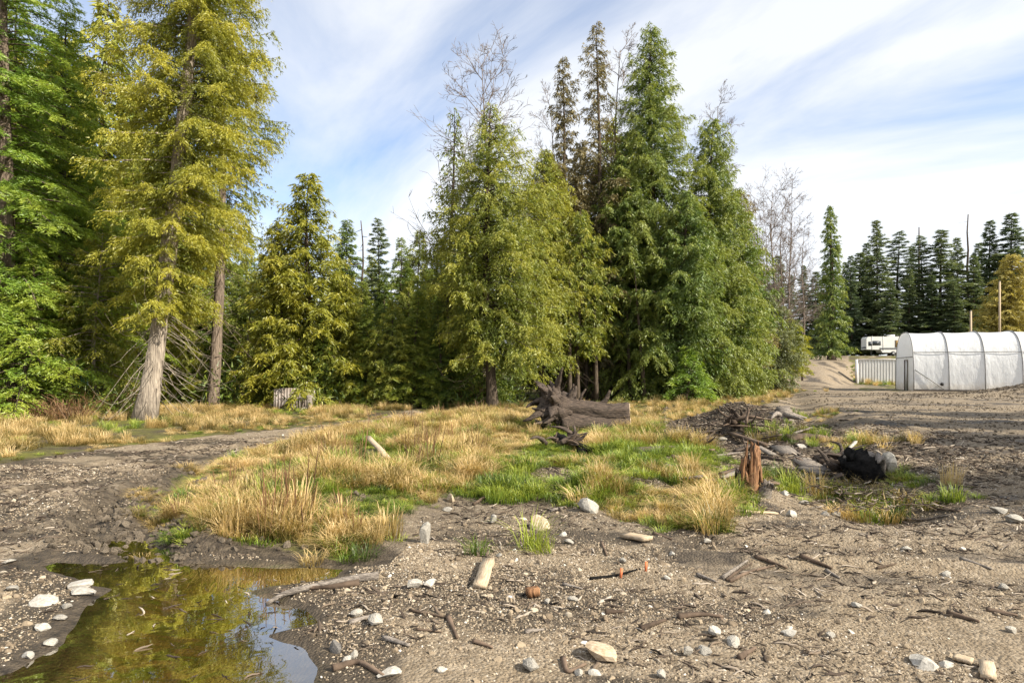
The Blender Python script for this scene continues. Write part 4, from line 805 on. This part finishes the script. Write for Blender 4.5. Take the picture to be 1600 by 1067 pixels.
for i, q in enumerate(((645, 921, 26, 15), (671, 918, 22, 13), (587, 978, 28, 17), (555, 965, 18, 12), (540, 1036, 16, 14), (552, 1030, 12, 16), (832, 1052, 30, 20), (1120, 993, 20, 15), (1075, 1028, 18, 16), (1102, 1022, 24, 12), (1483, 1044, 22, 11), (1590, 818, 32, 14), (1570, 803, 30, 9), (1240, 808, 20, 11), (1310, 808, 16, 9), (1366, 808, 18, 12), (1290, 806, 14, 10), (905, 1055, 16, 12), (1035, 1062, 18, 14), (690, 1052, 14, 9), (855, 945, 14, 8), (895, 940, 16, 9), (930, 1057, 20, 10), (1570, 925, 18, 12), (1585, 990, 20, 10), (1235, 995, 24, 10), (1300, 998, 14, 10), (1150, 1010, 26, 11), (1200, 960, 14, 8), (780, 870, 12, 7), (975, 880, 12, 9), (1043, 905, 12, 7), (15, 925, 26, 8), (10, 880, 22, 7), (60, 985, 30, 12), (90, 970, 20, 8), (100, 952, 18, 8), (40, 1030, 22, 10), (75, 1010, 20, 9), (700, 800, 14, 8), (880, 838, 13, 8), (890, 850, 14, 9), (1260, 790, 16, 9), (1330, 792, 22, 12), (1300, 785, 18, 10), (1280, 752, 14, 8), (1230, 775, 18, 10), (1350, 812, 14, 8), (1105, 850, 14, 9), (1050, 868, 12, 7), (1130, 690, 14, 8), (1170, 690, 12, 8), (1255, 700, 16, 8), (1420, 860, 14, 8), (1480, 900, 16, 8), (1340, 950, 18, 9))): stone(*q, ('stone', 'stone_white', 'stone')[i % 3], ('loose grey stone lying on the gravel', 'loose whitish stone lying on the gravel')[i % 3 == 1]+(' near the puddle' if q[0] < 600 else ' in the debris hollow' if q[1] < 830 and q[0] > 1000 else ' of the open yard'), i=i)

# ------------------------------------------------------------------ scattered stuff: grass, pebbles, chips, brush
HID = bpy.data.collections.new('scatter_sources')
def scatter(name, label, cat, pts, rot, scl, meshes, idx=None):
    src = bpy.data.collections.new(name+'_kinds')
    for k, me in enumerate(meshes): src.objects.link(bpy.data.objects.new('%s_kind_%s' % (name, 'abcdefgh'[k]), me))
    n = len(pts); me = bpy.data.meshes.new(name); me.vertices.add(n); me.vertices.foreach_set('co', np.asarray(pts, np.float32).ravel())
    for nm, v in (('rot', rot), ('scl', scl)):
        a = me.attributes.new(nm, 'FLOAT_VECTOR', 'POINT'); a.data.foreach_set('vector', np.asarray(v, np.float32).ravel())
    a = me.attributes.new('idx', 'INT', 'POINT'); a.data.foreach_set('value', np.asarray(idx if idx is not None else rng.integers(0, len(meshes), n), np.int32))
    for m_ in {mm for q in meshes for mm in q.materials}: me.materials.append(m_)
    o = link(name, me); tag(o, label, cat, None, 'stuff')
    t = bpy.data.node_groups.new(name, 'GeometryNodeTree'); t.interface.new_socket('Geometry', in_out='INPUT', socket_type='NodeSocketGeometry'); t.interface.new_socket('Geometry', in_out='OUTPUT', socket_type='NodeSocketGeometry')
    gi = t.nodes.new('NodeGroupInput'); go = t.nodes.new('NodeGroupOutput'); ci = t.nodes.new('GeometryNodeCollectionInfo'); ci.inputs[0].default_value = src; ci.inputs['Separate Children'].default_value = True; ci.inputs['Reset Children'].default_value = True
    ip = t.nodes.new('GeometryNodeInstanceOnPoints'); ip.inputs['Pick Instance'].default_value = True
    def na_(nm, ty): q = t.nodes.new('GeometryNodeInputNamedAttribute'); q.data_type = ty; q.inputs[0].default_value = nm; return q.outputs[0]
    er = t.nodes.new('FunctionNodeEulerToRotation'); t.links.new(na_('rot', 'FLOAT_VECTOR'), er.inputs[0])
    t.links.new(gi.outputs[0], ip.inputs['Points']); t.links.new(ci.outputs[0], ip.inputs['Instance']); t.links.new(na_('idx', 'INT'), ip.inputs['Instance Index']); t.links.new(er.outputs[0], ip.inputs['Rotation']); t.links.new(na_('scl', 'FLOAT_VECTOR'), ip.inputs['Scale']); t.links.new(ip.outputs[0], go.inputs[0])
    o.modifiers.new('scatter', 'NODES').node_group = t; return o
def tuft(seed, n, h, spread, lean, wd, mat, rad=.09):
    g = np.random.default_rng(seed); az = g.random(n)*6.28; rr = rad*np.sqrt(g.random(n)); p = np.c_[np.cos(az)*rr, np.sin(az)*rr, np.zeros(n)]
    a2 = az+g.normal(0, .8, n); d = np.c_[np.cos(a2), np.sin(a2), np.zeros(n)]; H = h*(.45+.75*g.random(n)); ln = lean*(.2+g.random(n))*H; s = np.c_[-d[:, 1], d[:, 0], d[:, 2]]*(wd*(.6+.8*g.random(n)))[:, None]
    bend = g.random(n)[:, None]; up = np.array([0, 0, 1.])
    m1 = p+d*(ln*.30)[:, None]+up*(H*.55)[:, None]; m2 = p+d*(ln*.75)[:, None]+up*(H*(.9-.15*lean))[:, None]; tp = p+d*(ln*1.25)[:, None]+up*(H*(1.0-.45*lean*bend[:, 0]))[:, None]
    V = np.stack([p-s, p+s, m1+s*.85, m1-s*.85, m2+s*.55, m2-s*.55, tp], 1).reshape(-1, 3); b = np.arange(n)[:, None]*7
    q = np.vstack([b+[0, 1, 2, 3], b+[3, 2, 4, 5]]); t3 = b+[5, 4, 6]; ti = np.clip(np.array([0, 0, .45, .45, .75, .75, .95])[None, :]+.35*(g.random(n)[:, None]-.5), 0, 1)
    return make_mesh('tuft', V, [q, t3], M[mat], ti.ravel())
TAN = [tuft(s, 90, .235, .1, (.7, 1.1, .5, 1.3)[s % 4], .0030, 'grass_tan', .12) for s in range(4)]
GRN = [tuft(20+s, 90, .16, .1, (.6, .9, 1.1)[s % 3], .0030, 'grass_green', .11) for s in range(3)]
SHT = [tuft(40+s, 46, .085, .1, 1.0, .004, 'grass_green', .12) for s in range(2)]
def sample(P, n, y0=0, y1=1e9, seed=1):
    g = np.random.default_rng(seed); lo, hi = P.min(0), P.max(0); q = g.uniform(lo, hi, (int(n), 2)); k = (sdist(q[:, 0], q[:, 1], P)+1.1*(fbm(q[:, 0]*1.5, q[:, 1]*1.5, 4, 401)-.52) > .35*g.random(len(q))**2) & (q[:, 1] > y0) & (q[:, 1] < y1); return q[k]
def z3(q, dz=0): return np.c_[q, G(q[:, 0], q[:, 1])+dz]
def put(name, label, cat, qs, smin, smax, meshes, seed=0, tilt=.12):
    g = np.random.default_rng(seed); q = np.vstack(qs); n = len(q); s = g.uniform(smin, smax, n)*(.4+1.15*sstep(.32, .68, fbm(q[:, 0]*1.1, q[:, 1]*1.1, 3, 7))+.35*(g.random(n) > .95))*(.35+.65*sstep(0, 1.6, -sdist(q[:, 0], q[:, 1], P_TRACK))); return scatter(name, label, cat, z3(q, -.01), np.c_[g.normal(0, tilt, n), g.normal(0, tilt, n), g.random(n)*6.28], np.c_[.5+.35*s, .5+.35*s, .85*s*g.uniform(.7, 1.2, n)], meshes)
def keep(q, f, thr, seed=3): return q[f(q[:, 0], q[:, 1]) > thr]
def pn(s, sc): return lambda x, y: fbm(x*sc, y*sc, 4, s)
A1 = sample(P_TAN, 8000, seed=1); A1 = A1[fbm(A1[:, 0]*1.6, A1[:, 1]*1.6, 4, 201) > .485]
A2 = sample(P_VERGE, 16000, 9, 32, seed=2); A2 = A2[(np.abs(A2[:, 0]) < .9*A2[:, 1]) & (fbm(A2[:, 0]*.9, A2[:, 1]*.9, 4, 203) > .43)]
A3 = sample(P_BACK, 9000, seed=3)
A4 = sample(P_GRN, 5000, seed=31); A4 = A4[fbm(A4[:, 0]*1.4, A4[:, 1]*1.4, 4, 221) > .55]
A5 = np.vstack([np.array(DITCH[:4])+np.random.default_rng(k).normal(0, .7, (4, 2)) for k in range(60)])
put('dry_grass', 'dry tan grass growing on the banks and verges', 'grass', [A1, A2, A3, A4, A5[:120]], .6, 1.25, TAN, 1)
fg = np.array([[hit(*p).x, hit(*p).y] for p in ((845, 862), (735, 868), (840, 858), (1405, 750), (1412, 745), (1400, 742), (1418, 752), (1395, 755), (1425, 760), (1300, 775), (1240, 770), (1480, 785), (1450, 790), (1340, 790), (1380, 800), (1270, 690), (1275, 670), (1265, 680))])
fg = np.vstack([(fg if k == 0 else fg[3:])+np.random.default_rng(k).normal(0, .09, (len(fg) if k == 0 else len(fg)-3, 2)) for k in range(4)])
B1 = sample(P_GRN, 7000, seed=4); B1 = B1[fbm(B1[:, 0]*1.9, B1[:, 1]*1.9, 4, 205) > .515]
B2 = sample(P_TAN, 5200, seed=5); B2 = B2[fbm(B2[:, 0]*2.0, B2[:, 1]*2.0, 4, 207) > .53]
B3 = sample(P_VERGE, 5000, 9, 30, seed=6); B3 = B3[(np.abs(B3[:, 0]) < .9*B3[:, 1]) & (fbm(B3[:, 0]*.6, B3[:, 1]*.6, 4, 209) > .52)]
B4 = sample(P_BACK, 2500, seed=9); B4 = B4[fbm(B4[:, 0]*.6, B4[:, 1]*.6, 4, 211) > .52]
put('green_grass', 'green grass growing in tufts over the central bank', 'grass', [B1, B2, B3, B4, fg, A5[120:]], .55, 1.45, GRN, 2)
C1 = np.vstack([sample(P_TAN, 9000, seed=7), sample(P_GRN, 9000, seed=8)]); C1 = C1[fbm(C1[:, 0]*1.3, C1[:, 1]*1.3, 4, 213) > .44]
P_CB = np.array([(.535*60, 60), (.60*60, 60), (.60*72, 72), (.53*72, 72), (.515*88, 88), (.50*80, 80)])
C2 = sample(P_CB, 1500, seed=12)
put('ground_moss', 'short mossy green growth between the grass tufts', 'ground cover', [C1], .7, 1.3, SHT, 3)
put('bank_grass', 'patchy grass on the bank below the trailer', 'grass', [C2], 1.2, 2.4, [TAN[0], GRN[0], GRN[1], SHT[0]], 4)
# pebbles and wood litter
PEB = []
for s in range(5):
    me = rock_mesh(60+s, 'pebble'); PEB.append(me)
def wedge(n, y0, y1, seed):
    g = np.random.default_rng(seed); y = np.sqrt(g.uniform(y0*y0, y1*y1, n)); x = g.uniform(-.84, .84, n)*y; return np.c_[x, y]
def bare_mask(q): return (sdist(q[:, 0], q[:, 1], P_PUD) < -.06-.25*np.random.default_rng(5).random(len(q))**2) & (sdist(q[:, 0], q[:, 1], P_TAN) < -.05) & (sdist(q[:, 0], q[:, 1], P_VERGE) < 0) & (sdist(q[:, 0], q[:, 1], P_BACK) < 0) & (pline(q[:, 0], q[:, 1], RUT1) > .45*np.random.default_rng(2).random(len(q))) & (pline(q[:, 0], q[:, 1], RUT2) > .4*np.random.default_rng(3).random(len(q)))
q = np.vstack([wedge(110000, 2.8, 6, 1), wedge(80000, 5, 11, 2), wedge(26000, 10, 26, 3)]); q = q[bare_mask(q)]; q = q[fbm(q[:, 0]*.9, q[:, 1]*.9, 4, 301) > .38+.2*np.random.default_rng(1).random(len(q))]
g = np.random.default_rng(9); n = len(q); s = .0045+.008*g.random(n)**2+.03*(g.random(n) > .988)*g.random(n)+.0008*np.maximum(q[:, 1]-4, 0)
scatter('gravel', 'loose gravel covering the yard and tracks', 'gravel', z3(q, -.001), g.normal(0, .5, (n, 3))+np.c_[np.zeros(n), np.zeros(n), g.random(n)*6.28], np.c_[s, s*g.uniform(.6, 1, n), s*g.uniform(.4, .8, n)]*1.6, PEB)
CH = []
for s in range(4):
    g2 = np.random.default_rng(70+s); m = MB(); x = np.linspace(-.5, .5, 5); m.tube(np.c_[x, .05*g2.normal(size=5), .04*g2.normal(size=5)], np.array([.03, .06, .065, .05, .02])*(.7+.6*g2.random()), 5, True, .5, seed=s); CH.append(m.mesh('chip', M['chip']))
q1 = wedge(34000, 2.8, 14, 11); q1 = q1[bare_mask(q1)]; q1 = q1[fbm(q1[:, 0]*.8, q1[:, 1]*1.5, 4, 303) > .50]
gm = np.random.default_rng(13); q2 = np.c_[gm.normal(MND[0]+.1, 1.7, 7000), gm.normal(MND[1]-1.6, 2.9, 7000)]; q2 = q2[q2[:, 1] > 8.5]
q3 = sample(P_TRACK, 9000, 6, 30, seed=21); q3 = q3[(np.abs(q3[:, 0]) < .85*q3[:, 1]) & (fbm(q3[:, 0]*.8, q3[:, 1]*1.4, 4, 305) > .5)]
q4 = np.c_[gm.normal(BERM[0], 3.2, 1500), gm.normal(BERM[1], 1.8, 1500)]; q5 = sample(P_GRN, 3500, seed=22)
qw = sample(P_PUD, 260, 2.5, 6, seed=61); q = np.vstack([q1, q2, q3, q4, q5, qw]); n = len(q); s = .03+.10*g.random(n)**2.5+.004*q[:, 1]; s[len(q1):len(q1)+len(q2)] *= 1.5
scatter('wood_litter', 'dark bark and wood chip litter strewn over the ground', 'litter', np.c_[q, np.maximum(G(q[:, 0], q[:, 1])+.006, -.028)], np.c_[g.normal(0, .3, n), g.normal(0, .25, n), g.normal(.1, .9, n)], np.c_[s, s*g.uniform(.5, 1.2, n), s*g.uniform(.4, .9, n)], CH)
CLOD = [rock_mesh(80+k, 'clod') for k in range(3)]
gc = np.random.default_rng(44)
k1 = wedge(16000, 8, 40, 45); k1 = k1[(k1[:, 0] > 3.5) & bare_mask(k1)]; k1 = k1[fbm(k1[:, 0]*.5, k1[:, 1]*1.1, 4, 311) > .5]
k2 = np.c_[gc.normal(MND[0], 1.6, 2600), gc.normal(MND[1]-1.2, 2.6, 2600)]; k3 = np.c_[gc.normal(BERM[0], 3.0, 1800), gc.normal(BERM[1], 1.6, 1800)]
k4 = np.vstack([np.array(P)+gc.normal(0, .32, (len(P), 2)) for P in (RUT1, RUT2) for _ in range(130)]); k4 = k4[(sdist(k4[:, 0], k4[:, 1], P_PUD) < -.05)]
k5 = sample(P_ISL, 5000, seed=46); k5 = k5[fbm(k5[:, 0]*1.1, k5[:, 1]*1.1, 4, 313) < .45]
q = np.vstack([k1, k2, k3, k4, k5]); n = len(q); s = .02+.07*gc.random(n)**3+.001*q[:, 1]
scatter('dirt_clods', 'dark clods of soil on the yard, mound and ruts', 'soil', z3(q, .004), gc.normal(0, .8, (n, 3)), np.c_[s, s*gc.uniform(.6, 1, n), s*gc.uniform(.4, .9, n)], CLOD)
def stems(seed):
    g = np.random.default_rng(seed); m = MB()
    for _ in range(7):
        a = g.random()*6.28; H = .3+.3*g.random(); P = np.array([(math.cos(a)*.08*(1+u), math.sin(a)*.08*(1+u), u*H) for u in np.linspace(0, 1, 4)]); m.tube(P, [.004, .004, .007, .003], 3, False, tint=.1+.5*g.random())
    return m.mesh('stems', M['bramble'])
w1 = sample(P_TAN, 260, seed=51); w1 = w1[fbm(w1[:, 0]*.8, w1[:, 1]*.8, 3, 315) > .46]
put('weed_stems', 'dry reddish brown weed stems standing in the grass', 'weeds', [w1], .5, 1.1, [stems(k) for k in range(3)], 5)
# brambles and dead stems along the forest edge
def bramble(seed, n, h):
    g = np.random.default_rng(seed); m = MB()
    for i in range(n):
        a = g.random()*6.28; d = np.array([math.cos(a), math.sin(a), 0]); H = h*(.5+.7*g.random()); u = np.linspace(0, 1, 6)[:, None]; P = d*(.3*g.random())+d*u*H*.7*g.random()+np.array([0, 0, 1.])*H*(1.25*u-.55*u*u)+g.normal(0, .03, (6, 3)); P[0, 2] = -.03
        m.tube(P, np.linspace(.011, .004, 6), 3, False, tint=.2+.7*g.random())
    return m.mesh('stems', M['bramble'])
BR = [bramble(s, 40, 1.0) for s in range(3)]
LF = []
for s in range(2):
    g2 = np.random.default_rng(90+s); n = 1500; P = g2.normal(0, .34, (n, 3)); P[:, 2] = np.abs(P[:, 2])*1.1+.08; V, Q, tt = leaves(g2, P, nrm(g2.normal(size=(n, 3))+[0, 0, -.2]), .13, .012, g2.random(n)); LF.append(make_mesh('leaves', V, Q, M['hemlock'], tt))
BRP = [(x, 652+random.uniform(-14, 6)) for x in range(-10, 205, 6)]+[(x, 628+random.uniform(-4, 4)) for x in range(490, 560, 14)]+[(x, 632+random.uniform(-3, 4)) for x in range(600, 790, 16)]+[(x, 622+random.uniform(-5, 4)) for x in range(940, 1100, 18)]+[(x, 606+random.uniform(-4, 4)) for x in range(1110, 1200, 14)]
for i, p in enumerate(BRP):
    w_ = hit(*p); t = empty('bramble_bush', w_, 'tangle of brown bramble stems along the forest edge', 'bramble', 'brambles along the forest edge', rz=i*1.3); s = random.uniform(.7, 1.25); t.scale = (s*1.2, s*1.2, s); link('stems', BR[i % 3], t)
    if i % 3 == 0: link('leaves', LF[i % 2], t)
for i in range(46):
    px = random.uniform(-20, 770); Y = random.uniform(27, 33); b = base(px, Y); t = empty('understory_shrub', b, 'low dark leafy shrub in the shade of the forest', 'shrub', 'understory shrubs', rz=i); s = random.uniform(1.2, 2.4); t.scale = (s, s, s*1.1); link('leaves', LF[i % 2], t); link('stems', BR[i % 3], t).scale = (.5, .5, .7)
